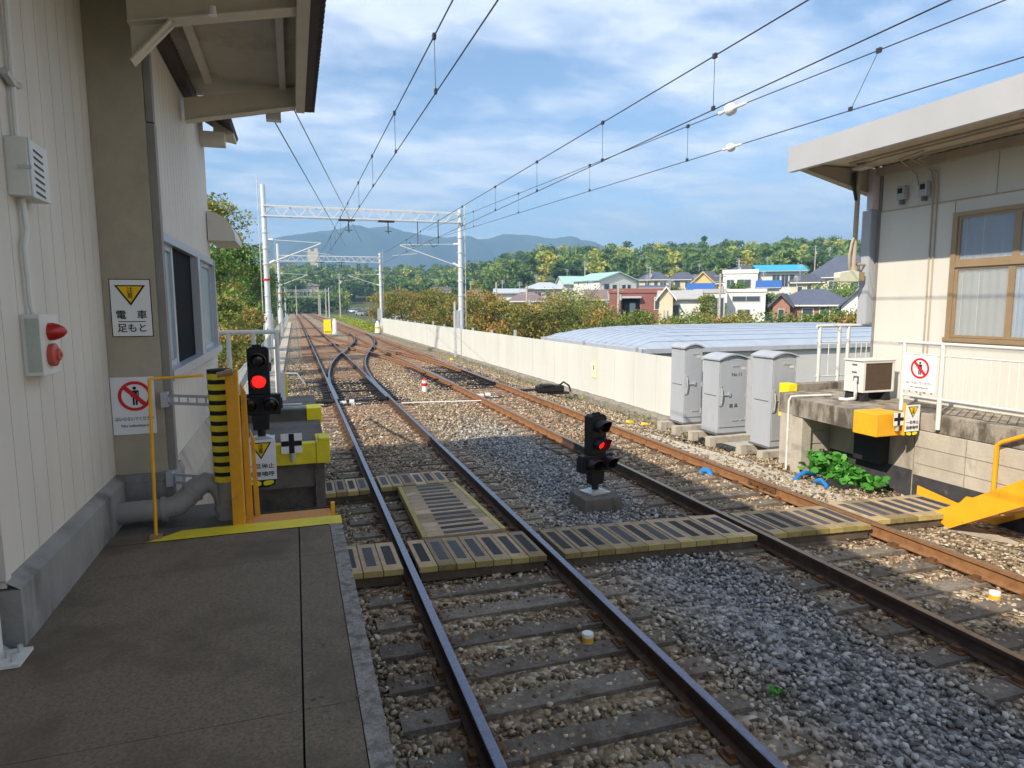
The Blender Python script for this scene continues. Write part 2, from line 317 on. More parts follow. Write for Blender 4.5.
# loose stones (uncountable)
nr=np.random.default_rng(5)
def stones(name,x0,x1,y0,y1,n,smin,smax,lift=.0,skip=None,label=''):
    t=(1+5**.5)/2; b=np.array([(-1,t,0),(1,t,0),(-1,-t,0),(1,-t,0),(0,-1,t),(0,1,t),(0,-1,-t),(0,1,-t),(t,0,-1),(t,0,1),(-t,0,-1),(-t,0,1)],float); b/=np.linalg.norm(b[0])
    F=np.array([(0,11,5),(0,5,1),(0,1,7),(0,7,10),(0,10,11),(1,5,9),(5,11,4),(11,10,2),(10,7,6),(7,1,8),(3,9,4),(3,4,2),(3,2,6),(3,6,8),(3,8,9),(4,9,5),(2,4,11),(6,2,10),(8,6,7),(9,8,1)])
    x=nr.uniform(x0,x1,n); y=y0+(y1-y0)*nr.uniform(0,1,n)**1.35
    keep=np.ones(n,bool) if skip is None else ~skip(x,y); x=x[keep];y=y[keep];n=len(x)
    s=nr.uniform(smin,smax,n)*(nr.uniform(0,1,n)*.5+.75)
    q=nr.normal(size=(n,4)); q/=np.linalg.norm(q,axis=1)[:,None]; w,i,j,k=q.T
    Rm=np.stack([1-2*(j*j+k*k),2*(i*j-k*w),2*(i*k+j*w),2*(i*j+k*w),1-2*(i*i+k*k),2*(j*k-i*w),2*(i*k-j*w),2*(j*k+i*w),1-2*(i*i+j*j)],-1).reshape(n,3,3)
    bb=b[None]*(1+nr.uniform(-.3,.3,(n,12,1)))*np.stack([np.ones(n),nr.uniform(.6,.95,n),nr.uniform(.45,.8,n)],-1)[:,None,:]*s[:,None,None]*.5
    vv=np.einsum('nij,nkj->nki',Rm,bb); vv[:,:,2]*=.85
    c=np.stack([x,y,gz(x,y)+lift+nr.uniform(-.02,.022,n)],-1); vv+=c[:,None]
    ff=(F[None]+12*np.arange(n)[:,None,None]).reshape(-1,3)
    o=npmesh(name,vv.reshape(-1,3),ff,m_stone,attr=np.repeat(nr.uniform(0,1,n)**1.1,20)); return tag(o,label,'ballast',kind='stuff')
def under(x,y):
    r=np.zeros(len(x),bool)
    for c in (1.757,5.739): r|=(np.abs(x-c)<1.2)&(np.mod(y-1.0,.48)<.19)&(nr.uniform(0,1,len(x))<.9)
    for c in RX: r|=np.abs(x-c)<.075
    r|=(x<.27)&(y<5.6); r|=(x<.32)&(y<12.2)&(y>7.5); r|=(x<-.4)
    r|=(x>8.3)&(y<9.6); r|=(x>7.55)&(y>5.2)&(y<7.)&(x<8.4)
    r|=(y-.05*x>6.25)&(y<6.95)&(x<7.7)&(nr.uniform(0,1,len(x))<.8)
    return r
stones('track_ballast',.25,8.6,1.4,13,68000,.034,.066,skip=under,label='grey and tan crushed stone between and around the rails in the foreground')
stones('distant_ballast',-.4,8.9,12.5,34,42000,.05,.085,skip=under,label='sunlit tan and rust stained crushed stone around the switches')
# ------------------------------------------------------------ terrain
def ss(a,b,x): t=np.clip((x-a)/(b-a),0,1); return t*t*(3-2*t)
def terr(x,y):
    r=np.hypot(x,y); a=np.degrees(np.arctan2(x,y))
    hr=np.interp(r,[0,11,14,55,86,140,220,330,420,650,1500,7000],[-1.5,-1.5,-2.6,-2.6,-.5,3,7,17,28,29,5,0])
    hl=np.interp(r,[0,11,14,55,82,300,420,620,1500,7000],[-1.5,-1.5,-2.6,-2.4,-.55,-.2,13,31,5,0])
    k=ss(11,22,a); z=hl*(1-k)+hr*k
    z=z+ss(300,600,r)*4*np.sin(x*.011+1)*np.sin(y*.009)
    lft=ss(-2,-6,a)*ss(8,30,r); z=z*(1-lft)+lft*(-1.6+.03*np.clip(r-60,0,300))
    cor=(x>-3.4)&(x<9.3)&(y<298)&(y>-9); z=np.where(cor,np.minimum(z,-.9),z)
    return z
a=np.concatenate([-np.geomspace(7000,14,46),np.linspace(-12,-4,7),[-3.45,-3.2,0,4,8,9.1,9.35],np.linspace(10,60,40),np.geomspace(63,7000,60)])
c=np.concatenate([[-7000,-3000,-1000,-300,-100,-40,-15,-8,0],np.linspace(4,100,50),np.geomspace(103,7000,75)])
gx,gy=np.meshgrid(a,c); v=np.stack([gx,gy,terr(gx,gy)],-1).reshape(-1,3); nx=len(a); ii=np.arange(len(c)-1)[:,None]*nx+np.arange(nx-1)[None]; f=np.stack([ii,ii+1,ii+nx+1,ii+nx],-1).reshape(-1,4)
m_ter=mat('terrain_grass_soil',(.09,.11,.04),.95,.35,.5,.3,col2=(.2,.17,.1),c2=.52,c2s=.08)
struct(npmesh('ground',v,f,m_ter))
# car park surface
m_asph=mat('parking_asphalt',(.2,.2,.2),.9,.12,1,.1)
m=MB(); m.add([(10.5,96,-.35),(19,96,-.35),(62,300,-.05),(33,300,-.05)],[(0,1,2,3)]); m.add([(19,96,-.36),(27,80,-.36),(50,96,-.3),(62,300,-.06)],[(0,1,2,3)])
struct(m.build('car_park',m_asph)).location.z=.35
# mountains
xs=np.linspace(-2600,4200,260); ts=np.linspace(0,1,36)
def crest(px): return np.interp(px,[120,200,250,278,305,345,390,430,480,505,530,560,595,640,720,900,1300],[262,258,250,240,235,231,230,238,243,236,238,242,250,258,252,262,270])
D=3200.
ang=np.arctan2(xs,D); 
px=512+FPX*np.tan(ang-YAW); cosv=np.cos(ang-YAW)
hgt=(305.3-crest(px))/FPX*cosv*np.hypot(xs,D)+HC
hgt=hgt*np.where(np.abs(ang-YAW)<1.3,1,0)
gx=np.repeat(xs[None],36,0); tt=np.repeat(ts[:,None],len(xs),1); gy=D-1100+tt*1500
prof=ss(0,1100/1500,tt)*(1-.5*ss(1100/1500,1,tt))
rid=.20*np.sin(gx/85+3*np.sin(gy/300))+.12*np.sin(gx/37+2*np.sin(gy/120)+1.3)
gzz=-10+(hgt[None]+10)*prof*(1+rid*(1-ss(.35,.73,tt))*1.0)+6*np.sin(gx/30)*np.sin(gx/13+1)*prof*0.4
v=np.stack([gx,gy,gzz],-1).reshape(-1,3); nx=len(xs); ii=np.arange(35)[:,None]*nx+np.arange(nx-1)[None]; f=np.stack([ii,ii+1,ii+nx+1,ii+nx],-1).reshape(-1,4)
m_mtn=mat('mountain_forest',(.035,.06,.03),.95,.5,.012,0,col2=(.07,.09,.035),c2=.5,c2s=.004)
o=npmesh('mountains',v,f,m_mtn); o.data.polygons.foreach_set('use_smooth',[True]*len(f)); struct(o)
# haze
m_haze=bpy.data.materials.new('haze_air'); m_haze.use_nodes=True; nt=m_haze.node_tree; nt.nodes.clear(); o_=nt.nodes.new('ShaderNodeOutputMaterial'); pv=nt.nodes.new('ShaderNodeVolumePrincipled')
pv.inputs['Color'].default_value=(.38,.66,1,1); pv.inputs['Density'].default_value=.0004; nt.links.new(pv.outputs[0],o_.inputs['Volume'])
m=MB(); m.box(-3200,4800,-60,4000,-14,480); hz=m.build('haze',m_haze); tag(hz,'thin blue air between the camera and the mountains','haze',kind='stuff')
# ------------------------------------------------------------ tracks
def rail_prof():  # (x,z) of a rail section, top at 0
    return [(-.0325,-.002),(-.026,.0),(.026,.0),(.0325,-.002),(.0325,-.032),(.009,-.045),(.009,-.128),(.062,-.14),(.062,-.15),(-.062,-.15),(-.062,-.14),(-.009,-.128),(-.009,-.045),(-.0325,-.032)]
def rail_path(mb,pts,side=0,top=2):
    P=rail_prof(); n=len(P); vs=[]
    for i,p in enumerate(pts):
        a=pts[max(i-1,0)];b=pts[min(i+1,len(pts)-1)]; d=Vector((b[0]-a[0],b[1]-a[1],0)).normalized(); s=Vector((d.y,-d.x,0))
        vs+=[(p[0]+s.x*q[0],p[1]+s.y*q[0],p[2]+q[1]) for q in P]
    f=[];m=[]
    b=len(mb.v); mb.v+=vs
    for i in range(len(pts)-1):
        for k in range(n):
            mb.f.append(tuple(b+j for j in (i*n+k,i*n+(k+1)%n,(i+1)*n+(k+1)%n,(i+1)*n+k))); mb.m.append(1 if k in(0,1,2) else 0)
    mb.f.append(tuple(b+k for k in range(n))); mb.m.append(0); mb.f.append(tuple(b+(len(pts)-1)*n+k for k in range(n))); mb.m.append(0)
def drift(y):   # slight bend of the line far ahead
    return -0.00006*max(0,y-60)**2*.35
def sleeper_mb(cx,y,hl=1.2,mi=0,xr=None,w=.2):
    m=MB(); j=rng.uniform(-.02,.02); r=rng.uniform(-.012,.012)
    m.box(cx-hl+j,cx+hl+j,y-w/2,y+w/2,-.30,-.163+rng.uniform(-.006,.004),mi,rot=r)
    for x in (xr or (cx-.75,cx+.75)):
        m.box(x-.13,x+.13,y-.07,y+.07,-.163,-.151,2)
        for s in (-1,1): m.box(x+s*.085-.022,x+s*.085+.022,y-.035,y+.035,-.151,-.118,2)
    return m
def track(cx,label,topm,name='railway_track'):
    t=thing(name,label,'railway track',(cx,5,-.15))
    ys_=[-4]+[float(k) for k in range(0,62,4)]+list(range(66,300,9))
    rng2=(m_railside,topm)
    for s in (-.75,.75):
        m=MB(); rail_path(m,[(cx+s+drift(y),y,0) for y in ys_]); m.m=[(2 if (q==0 and cx>3 and s<0 and m.v[f_[0]][1]<11.9) else q) for q,f_ in zip(m.m,m.f)]; m.build('rail',[m_railside if cx<3 else m_railrust,topm,m_railside],t)  # near stretch of the right track's left rail takes the darker side material
        # far end of the left line is rust coloured too
    k=0; y=1.24; stuff=MB()
    while y<285:
        sp=.48 if y<62 else .9
        lm= m_sleeper
        blackz=(18.9<y<25.5) if cx<3 else (21.3<y<30)
        mats=[m_sleeperb if blackz else (m_sleeper if y<(16 if cx<3 else 14) else m_sleeperr),m_sleeper,m_clip]
        hl=1.2
        if 19<y<60: hl=1.45
        mb=sleeper_mb(cx+drift(y),y,hl)
        if k<100: mb.build('sleeper',mats,t)
        else:
            b=len(stuff.v); stuff.v+=mb.v; stuff.f+=[tuple(i+b for i in f) for f in mb.f]; stuff.m+=mb.m
        k+=1; y+=sp
    o=stuff.build('sleepers',[m_sleeperr,m_sleeper,m_clip],t); o['kind']='stuff'
    return t
track(1.757,'left railway track with polished blue-grey rails beside the platform edge',m_railtop)
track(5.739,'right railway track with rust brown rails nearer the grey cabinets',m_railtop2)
cyy=[18.5,24,28,33,39.5,45,50,55,60,66]; cxx=[1.757,1.80,2.0,2.42,3.35,4.2,4.9,5.35,5.65,5.739]
def sm(y,Y,X):
    return float(np.mean([np.interp(y+d,Y,X) for d in (-2.5,-1.2,0,1.2,2.5)]))
def crossover(f,y0,y1,topm,sidem,label):
    t=thing('crossover_track',label,'railway track',(f(y0),y0,-.15))
    for s in (-.75,.75):
        y0s=y0; pts=[]
        y=y0
        while y<=y1:
            off=.07*(1-min(1,(y-y0)/3.)) ; x=f(y)+s
            pts.append((x+(off if s<0 else -off)*0,y,0.003)); y+=1.2
        m=MB(); rail_path(m,pts); m.build('rail',[sidem,topm],t)
    m=MB(); k=0
    for yy in np.arange(y0+8,y1-6,.6):
        mb=sleeper_mb(f(yy),yy,1.3); mb.build('sleeper',[m_sleeperr,m_sleeper,m_clip],t)
    # check rails near the crossing noses
    for s in (-.67,.67):
        m=MB(); rail_path(m,[(f(yy)+s,yy,-.002) for yy in np.arange(38,43,1.)]); m.build('check_rail',[m_railrust,m_railtop2],t)
    return t
crossover(lambda y:sm(y,cyy,cxx),19,66,m_railtop,m_railside,'shiny crossover curving from the left track over to the right track')
crossover(lambda y:7.496-sm(y-3,cyy,cxx),22,68,m_railtop2,m_railrust,'rusty crossover running from the right track back to the left track')
# sleepers in the gap at the switches plus slide bars
for cx,y0,n in ((1.757,19.1,13),(5.739,21.6,16)):
    t=thing('switch_rods',('black slide chairs and stretcher rods of the left track switch' if cx<3 else 'black slide chairs and stretcher rods of the right track switch'),'switch',(cx,y0,-.16))
    for k in range(3):
        m=MB(); y=y0+.15+k*2.2; m.tube([(cx-.95,y,-.1),(cx+.95,y,-.1)],.022); m.build('stretcher_rod',m_black,t)
    for k in range(n):
        for s in (-.75,.75):
            m=MB(); m.box(cx+s-.3,cx+s+.3,y0+.35+k*.48-.06,y0+.35+k*.48+.06,-.15,-.118); m.build('slide_chair',m_black,t)
    # switch blades
    for s in (-.69,.69):
        m=MB(); rail_path(m,[(cx+s-.02*np.sign(s)*0,y0+q,-.006) for q in (0,2,4,6)]); m.build('switch_blade',[m_black,m_railtop],t)
def point_machine(x,y,d,label):
    t=thing('point_machine',label,'switch machine',(x,y,-.3))
    m=MB(); m.box(x-.45,x+.45,y-.17,y+.17,-.2,.02); m.box(x-.30,x+.12,y-.19,y+.19,-.02,.06); m.build('housing',m_black,t,bevel=.03)
    m=MB(); m.box(x-.6,x+.6,y-.24,y+.24,-.26,-.2); m.build('base_frame',m_black,t)
    m=MB()
    for q in (-.1,.08): m.tube([(x-d*.4,y+q,-.1),(x-d*1.25,y+q,-.1)],.025)
    m.build('drive_rod',m_black,t)
    m=MB(); m.tube([(x+d*.3,y,-.02),(x+d*.45,y-.1,.12),(x+d*.62,y-.14,.0),(x+d*.66,y-.2,-.2)],.03); m.build('cable_hose',m_blackm,t,smooth=True)
point_machine(7.75,19.8,1,'black switch machine beside the right track in front of the white barrier')
point_machine(-.05,19.4,-1,'black switch machine left of the left track behind the red signal')
# text helper
def text(body,size,w=None):
    cu=bpy.data.curves.new('lettering','FONT'); cu.body=body; cu.size=size; cu.align_x='CENTER'; cu.align_y='CENTER'; cu.extrude=.0008; cu.resolution_u=3; cu.offset=size*.012 if size>.05 else 0
    o=bpy.data.objects.new('lettering',cu); COL.objects.link(o); bpy.context.view_layer.update()
    me=bpy.data.meshes.new_from_object(o.evaluated_get(bpy.context.evaluated_depsgraph_get())); wd=o.dimensions.x
    bpy.data.objects.remove(o)
    if w: 
        k=w/max(wd,1e-4); 
        for v in me.vertices: v.co.x*=k
    return me
def place_text(body,size,c,parent,mat_,face='-y',w=None,tilt=0,name='lettering'):
    me=text(body,size,w); me.materials.clear(); me.materials.append(mat_); me.name=name
    if face=='-y': Mx=Matrix.Rotation(R(90),4,'X')
    elif face=='up': Mx=Matrix.Identity(4)
    elif face=='x': Mx=Matrix.Rotation(R(90),4,'Z')@Matrix.Rotation(R(90),4,'X')
    me.transform(Mx)
    o=bpy.data.objects.new(name,me); COL.objects.link(o); p=parent; of=Vector((0,0,0))
    while p is not None: of+=p.location; p=p.parent
    o.parent=parent; o.location=Vector(c)-of; return o
for cx,y,lb in ((1.47,18.9,'white painted mark 30 on the left track sleeper before the switch'),(5.55,19.0,'white painted mark 30 on the right track sleeper before the switch')):
    t=thing('switch_mark',lb,'marking',(cx,y,-.15))
    m=MB(); m.box(cx-.35,cx-.17,y+.22,y+.36,-.15,-.09); m.box(cx-.08,cx+.05,y+.24,y+.38,-.15,-.07); m.build('white_block',m_sign,t)
    m=MB(); m.box(cx-.22,cx+.36,y-.16,y+.12,-.15,-.146); m.build('plate',m_blackm,t)
    place_text('30',.3,(cx+.07,y-.03,-.142),t,m_sign,'up')
m=MB(); m.tube([(2.75,18.4,-.11),(5.0,18.05,-.11)],.018); tag(m.build('thin_conduit',m_white),'thin white pipe lying across the ballast between the two tracks','pipe')
# ------------------------------------------------------------ timber walkways across the rails
def hexa(m,x0,x1,ya,yb,z0,z1,mi=0,e=0.):    # x0..x1 strip between skew lines ya(x), yb(x)
    vs=[(x,y,z) for z in (z0,z1) for (x,y) in ((x0,ya(x0)),(x1,ya(x1)),(x0,yb(x0)),(x1,yb(x1)))]
    return m.add(vs,[(0,2,3,1),(4,5,7,6),(0,1,5,4),(2,6,7,3),(0,4,6,2),(1,3,7,5)],mi)
def walkway(x0,x1,ya,yb,n,label,front=True,back=False):
    xm=(x0+x1)/2; t=thing('timber_walkway',label,'walkway',(xm,ya(xm),-.16),'timber walkway sections of the staff crossing')
    w=(x1-x0)/n
    for i in range(n):
        a=x0+i*w+.004; b=x0+(i+1)*w-.004; j=rng.uniform(-.004,.004); m=MB()
        sl=lambda x,f=0:ya(x)
        hexa(m,a,b,lambda x:ya(x)+.045,yb,-.06,-.004+j,0); hexa(m,a,b,ya,lambda x:ya(x)+.042,-.066,-.003+j,1)
        if back: hexa(m,a,b,lambda x:yb(x)+.003,lambda x:yb(x)+.035,-.06,-.003+j,1)
        # planks lean with the picture's slight skew
        o=m.build('plank',[m_wood,m_woody],t,bevel=.003)
        q=MB(); wd=w*.25; hexa(q,(a+b)/2-wd,(a+b)/2+wd,lambda x:ya(x)+.15,lambda x:yb(x)-.12,-.004+j,.0+j,0); q.build('antislip_pad',m_pad,o)
    m=MB(); hexa(m,x0+.02,x1-.02,lambda x:ya(x)+.03,lambda x:ya(x)+.12,-.17,-.066); m.build('bearer',m_woodd,t); m=MB(); hexa(m,x0+.02,x1-.02,lambda x:yb(x)-.13,lambda x:yb(x)-.04,-.17,-.066); m.build('bearer',m_woodd,t)
    return t
FA=lambda x:6.38-.085*(x-.43); FB=lambda x:7.17-.083*(x-.49)
walkway(.34,.93,FA,FB,3,'narrow timber walkway piece between the platform edge and the first rail')
walkway(1.08,2.41,FA,FB,7,'seven plank timber walkway piece between the rails of the left track')
walkway(2.60,4.88,FA,FB,12,'long timber walkway piece between the two tracks in front of the black signal')
walkway(5.08,6.39,FA,FB,7,'timber walkway piece between the rails of the right track')
walkway(6.58,8.0,lambda x:FA(x)+.12,lambda x:FB(x)+.1,7,'timber walkway piece between the right track and the yellow stairs')
walkway(.30,.92,lambda x:9.33,lambda x:10.05,4,'small far timber walkway piece left of the left track')
walkway(1.08,2.1,lambda x:9.4,lambda x:10.1,6,'small far timber walkway piece between the rails, at the end of the lengthwise walkway')
t=thing('timber_walkway','lengthwise timber walkway with cross strips between the rails of the left track','walkway',(1.75,8.2,-.16),'timber walkway sections of the staff crossing')
xl=lambda y:1.33+.02*(y-7.1); xr_=lambda y:2.2-.04*(y-7.1); n=13
for i in range(n):
    y0=7.16+i*(9.36-7.16)/n+.004; y1=7.16+(i+1)*(9.36-7.16)/n-.004; m=MB()
    m.add([(x,y,z) for z in (-.06,-.005) for (x,y) in ((xl(y0),y0),(xr_(y0),y0),(xl(y1),y1),(xr_(y1),y1))],[(0,2,3,1),(4,5,7,6),(0,1,5,4),(2,6,7,3),(0,4,6,2),(1,3,7,5)])
    o=m.build('plank',m_wood,t,bevel=.003); q=MB(); q.box(xl(y0)+.2,xr_(y0)-.14,y0+.04,y1-.04,-.005,-.001); q.build('antislip_pad',m_pad,o)
for f in (xl,xr_):
    m=MB(); s=-1 if f is xl else 1
    m.add([(x,y,z) for z in (-.1,-.001) for (x,y) in ((f(7.16)+s*.004,7.16),(f(7.16)+s*.06,7.16),(f(9.36)+s*.004,9.36),(f(9.36)+s*.06,9.36))],[(0,2,3,1),(4,5,7,6),(0,1,5,4),(2,6,7,3),(0,4,6,2),(1,3,7,5)]); m.build('side_rail',m_woody,t)
# ------------------------------------------------------------ left platform
m=MB(); PZ=1.05
m.box(-8,.24,-6,4.93,-.4,1.03,2)
for (x0,x1) in ((-8,-.034),(-.026,.176)):
    yy=[-6,-1.3,.65,2.515,4.17,4.74]
    for a,b in zip(yy,yy[1:]): m.box(x0,x1,a+.002,b-.002,1.0,PZ,0)
m.box(.18,.262,-6,4.74,.98,PZ+.002,1); m.box(.243,.258,-6,4.93,-.4,.98,3)
m.add([(-1.24,4.743,PZ+.001),(-.99,4.743,PZ+.001),(-.76,4.94,PZ+.001),(-1.24,4.94,PZ+.001)],[(0,1,2,3)],0)
m.add([(-.99,4.743,PZ+.004),(.265,4.743,PZ+.004),(.265,4.93,PZ+.004),(-.8,4.93,PZ+.004)],[(0,1,2,3)],4)
m.box(.17,.265,4.743,4.93,.9,PZ+.003,4); m.box(-8,-.5,4.935,5.6,.6,PZ-.01,3)
o=m.build('platform',[m_platform,m_edge,m_joint,m_concd,m_yellow]); struct(o)
# steps going down behind the yellow line
t=thing('metal_stairs','orange metal steps leading down from the end of the left platform','stairs',(-.1,5.1,0))
for i in range(5):
    z=1.045-i*.21; y=4.94+i*.26
    m=MB(); m.box(-.42,.2,y,y+.22,z-.03,z,0); m.box(-.42,.2,y+.222,y+.25,z-.035,z+.006,1); m.build('tread',[m_otread,m_blackm],t)
for x in (-.45,.225):
    m=MB(); m.bar((x,4.98,.97),(x,6.3,-.1),.03,.12); m.build('stringer',m_orange,t)
m=MB(); m.box(.205,.235,5.1,5.14,1.0,1.1); m.build('end_lug',m_orange,t)
# orange gate post group
t=thing('gate_post','wide orange steel post between the striped pipe and the red signal','post',(-.42,5.05,1.05))
m=MB(); m.box(-.475,-.395,4.93,5.02,1.05,2.16); m.build('post',m_opole,t,bevel=.004)
m=MB(); m.tube([(-.52,4.9,2.13),(-.42,4.9,2.15)],.02); m.build('latch_bar',m_bronze,t)
m=MB(); m.prism([(-.392,1.04),(-.348,1.04),(-.355,1.98),(-.39,2.06)],'y',5.05,5.09); m.build('gate_leaf',m_opole,t)
m=MB(); m.prism([(-.338,1.04),(-.305,1.04),(-.318,1.62),(-.345,1.7)],'y',5.12,5.16); m.build('stair_post',m_opole,t)
t=thing('barrier_frame','thin orange rod frame standing on the platform in front of the signs','barrier',(-.93,4.82,1.05))
m=MB(); m.tube([(-.945,4.82,1.05),(-.915,4.80,2.13)],.011); m.build('upright',m_orange,t)
m=MB(); m.tube([(-.915,4.80,2.13),(-.60,4.86,2.135)],.009); m.build('top_rod',m_orange,t)
m=MB(); m.box(-.98,-.91,4.79,4.85,1.05,1.075); m.build('foot',m_bronze,t)
# drain pipe with striped guard
t=thing('drain_pipe','grey drain pipe with bend at the foot of the left building','pipe',(-.9,5.2,1.1))
m=MB(); P=[(-2.0,5.16,1.17),(-1.02,5.16,1.17)]
def arc(c,r,a0,a1,n,ax='xz'):
    return [(c[0]+r*math.cos(R(a0+(a1-a0)*k/n)),c[1],c[2]+r*math.sin(R(a0+(a1-a0)*k/n))) for k in range(n+1)]
P=[(-1.24,5.16,1.15),(-.95,5.16,1.15),(-.86,5.17,1.17),(-.79,5.18,1.225),(-.735,5.2,1.28),(-.67,5.22,1.31),(-.6,5.22,1.29),(-.55,5.2,1.22),(-.53,5.18,1.12),(-.53,5.18,.95)]
m.tube(P,.078,16); m.build('bend_pipe',m_grey_pipe,t,smooth=True)
for a,b in (((-.96,5.16,1.15),(-.93,5.162,1.152)),((-.77,5.19,1.25),(-.75,5.195,1.268)),((-.53,5.18,1.15),(-.53,5.18,1.1))):
    m=MB(); m.tube([a,b],.09,16); m.build('pipe_collar',m_grey_pipe,t,smooth=True)
m=MB(); m.tube([(-.5,5.22,1.2),(-.51,5.16,1.36)],[.075,.075],16); m.tube([(-.5,5.14,1.36),(-.515,5.14,4.0)],.05,12,caps=False); 
m=MB(); m.tube([(-.505,5.14,1.14),(-.51,5.14,1.36)],.075,16); m.build('riser_collar',m_grey_pipe,t,smooth=True)
t=thing('striped_pipe_guard','yellow and black striped tube standing beside the orange post','pipe guard',(-.52,5.14,1.34))
zb=[1.335+i*.0735 for i in range(12)]
m=MB(); m.tube([(-.522,5.14,1.335),(-.535,5.14,2.15)],.079,20); m.build('tube',m_blackm,t,smooth=True)
for i in range(11):
    z=1.335+i*.0745; xx=-.522-.013*(i/11)
    m=MB(); m.tube([(xx,5.14,z),(xx,5.14,z+.042)],.083,20); m.build('yellow_band',m_yellow,t,smooth=True)
for z in (1.33,1.93):
    m=MB(); m.bar((-.93,5.42,z+.012),(-.58,5.2,z+.012),.012,.02); m.bar((-.93,5.42,z-.045),(-.58,5.2,z-.045),.012,.02); m.box(-.96,-.915,5.37,5.46,z-.07,z+.04)
    for k in range(5): m.bar((-.90+k*.065,5.4-k*.04,z-.045),(-.90+k*.065,5.4-k*.04,z+.012),.012,.012)
    tag(m.build('pipe_bracket',m_alum),('lower' if z<1.5 else 'upper')+' grey steel wall bracket holding the striped pipe','bracket')
# ------------------------------------------------------------ left building
B=thing('station_building','cream sided station building left of the platform with corner pillar and canopy','building',(-4,6,0))
def siding(x,y0,y1,z0,z1,w,mi=0,off=0):
    m=MB(); m.box(x-.12,x-.008,y0,y1,z0,z1,1); y=y0+off
    ys_=[y0]
    while y<y1-.03:
        if y>y0+.03: ys_.append(y)
        y+=w
    ys_.append(y1)
    for a,b in zip(ys_,ys_[1:]): m.box(x-.03,x,a+.003,b-.003,z0,z1,0)
    return m
siding(-1.3,3.50,5.449,1.36,5.4,.2,off=.19).build('near_wall_boards',[m_siding,m_groove],B)
# far wall with window opening
m=siding(-1.0,5.62,9.45,1.33,2.06,.16); m2=siding(-1.0,5.62,9.45,3.2,5.35,.16)
m3=siding(-1.0,5.60,5.69,2.062,3.198,.16); m4=siding(-1.0,9.33,9.45,2.062,3.198,.16)
for q,nm in ((m,'lower_wall_boards'),(m2,'upper_wall_boards'),(m3,'wall_boards'),(m4,'wall_boards')): q.build(nm,[m_siding,m_groove],B)
m=MB(); m.box(-7,-1.13,5.5,9.45,-.4,5.3); m.box(-7,-1.42,3.64,5.5,1.0,5.3); m.box(-1.42,-1.31,3.50,3.70,1.0,5.4); m.box(-1.5,-1.29,3.44,3.495,1.33,5.4)
m.box(-7,-1.42,-6,3.5,1.0,5.3); m.build('building_body',m_siding,B)
m=MB(); m.box(-1.6,-1.235,3.43,5.45,1.0,1.32); m.add([(-1.235,3.43,1.32),(-1.235,5.45,1.32),(-1.3,5.45,1.365),(-1.3,3.43,1.365),(-1.6,3.43,1.365),(-1.6,5.45,1.365)],[(0,1,2,3),(3,2,5,4)]); m.build('near_plinth',m_plinth,B)
m=MB(); m.box(-1.3,-.955,5.45,5.8,1.36,5.4); m.build('corner_pillar',m_pillar,B)
m=MB(); m.box(-1.33,-.9,5.40,5.85,.9,1.30); m.prism([(-1.33,1.301),(-.9,1.301),(-.92,1.36),(-1.33,1.36)],'y',5.41,5.84); m.build('pillar_plinth',m_plinth,B)
m=MB(); m.box(-.953,-.90,5.47,5.56,1.37,3.9); m.box(-.95,-.903,5.475,5.555,3.91,5.0); m.build('corner_trim',m_trim,B)
m=MB(); m.box(-1.13,-.90,5.86,9.5,-.4,1.1); m.prism([(-1.13,1.101),(-.90,1.101),(-.99,1.33),(-1.13,1.33)],'y',5.86,9.5); m.build('far_plinth',m_concl,B)
# window
Wn=MB(); fx=-.94
Wn.box(-1.06,fx,5.70,5.78,2.08,3.18); Wn.box(-1.06,fx,9.22,9.31,2.08,3.18); Wn.box(-1.06,fx-.005,5.78,9.22,3.11,3.18); Wn.box(-1.06,fx+.03,5.70,9.31,2.02,2.10); Wn.box(-1.06,fx+.012,7.62,7.80,2.1,3.11)
wf=Wn.build('window_frame',m_alum,B)
for a,b in ((5.78,5.83),(6.38,6.46),(7.80,7.86),(8.32,8.37),(9.15,9.22)): m=MB(); m.box(-1.03,-.985,a,b,2.1,3.11); m.build('sash_stile',m_alum,wf)
for a,b in ((5.83,6.38),(7.86,8.32),(8.37,9.15)):
    for c,d in ((2.1,2.15),(3.06,3.11)): m=MB(); m.box(-1.03,-.99,a,b,c,d); m.build('sash_rail',m_alum,wf)
m=MB(); m.box(-1.02,-1.01,5.83,6.38,2.15,3.06); m.build('pane',m_glassf,wf)
m=MB(); m.box(-1.02,-1.0,6.47,7.61,2.1,3.11); m.build('dark_opening_panel',m_darkpanel,wf)  # matt black panel stands in for the unlit room behind the open sash
m=MB(); m.box(-1.02,-1.01,7.86,9.15,2.15,3.06); m.build('pane',m_glassf,wf)
# little awning at the far corner
m=MB(); pr=[(-.99,3.42),(-.99,3.78)]+[(-.99+.32*math.sin(R(a)),3.42+.36*math.cos(R(a))) for a in range(10,91,10)]
m.prism(pr,'y',9.2,10.3); m.build('awning',m_siding,B,smooth=False)
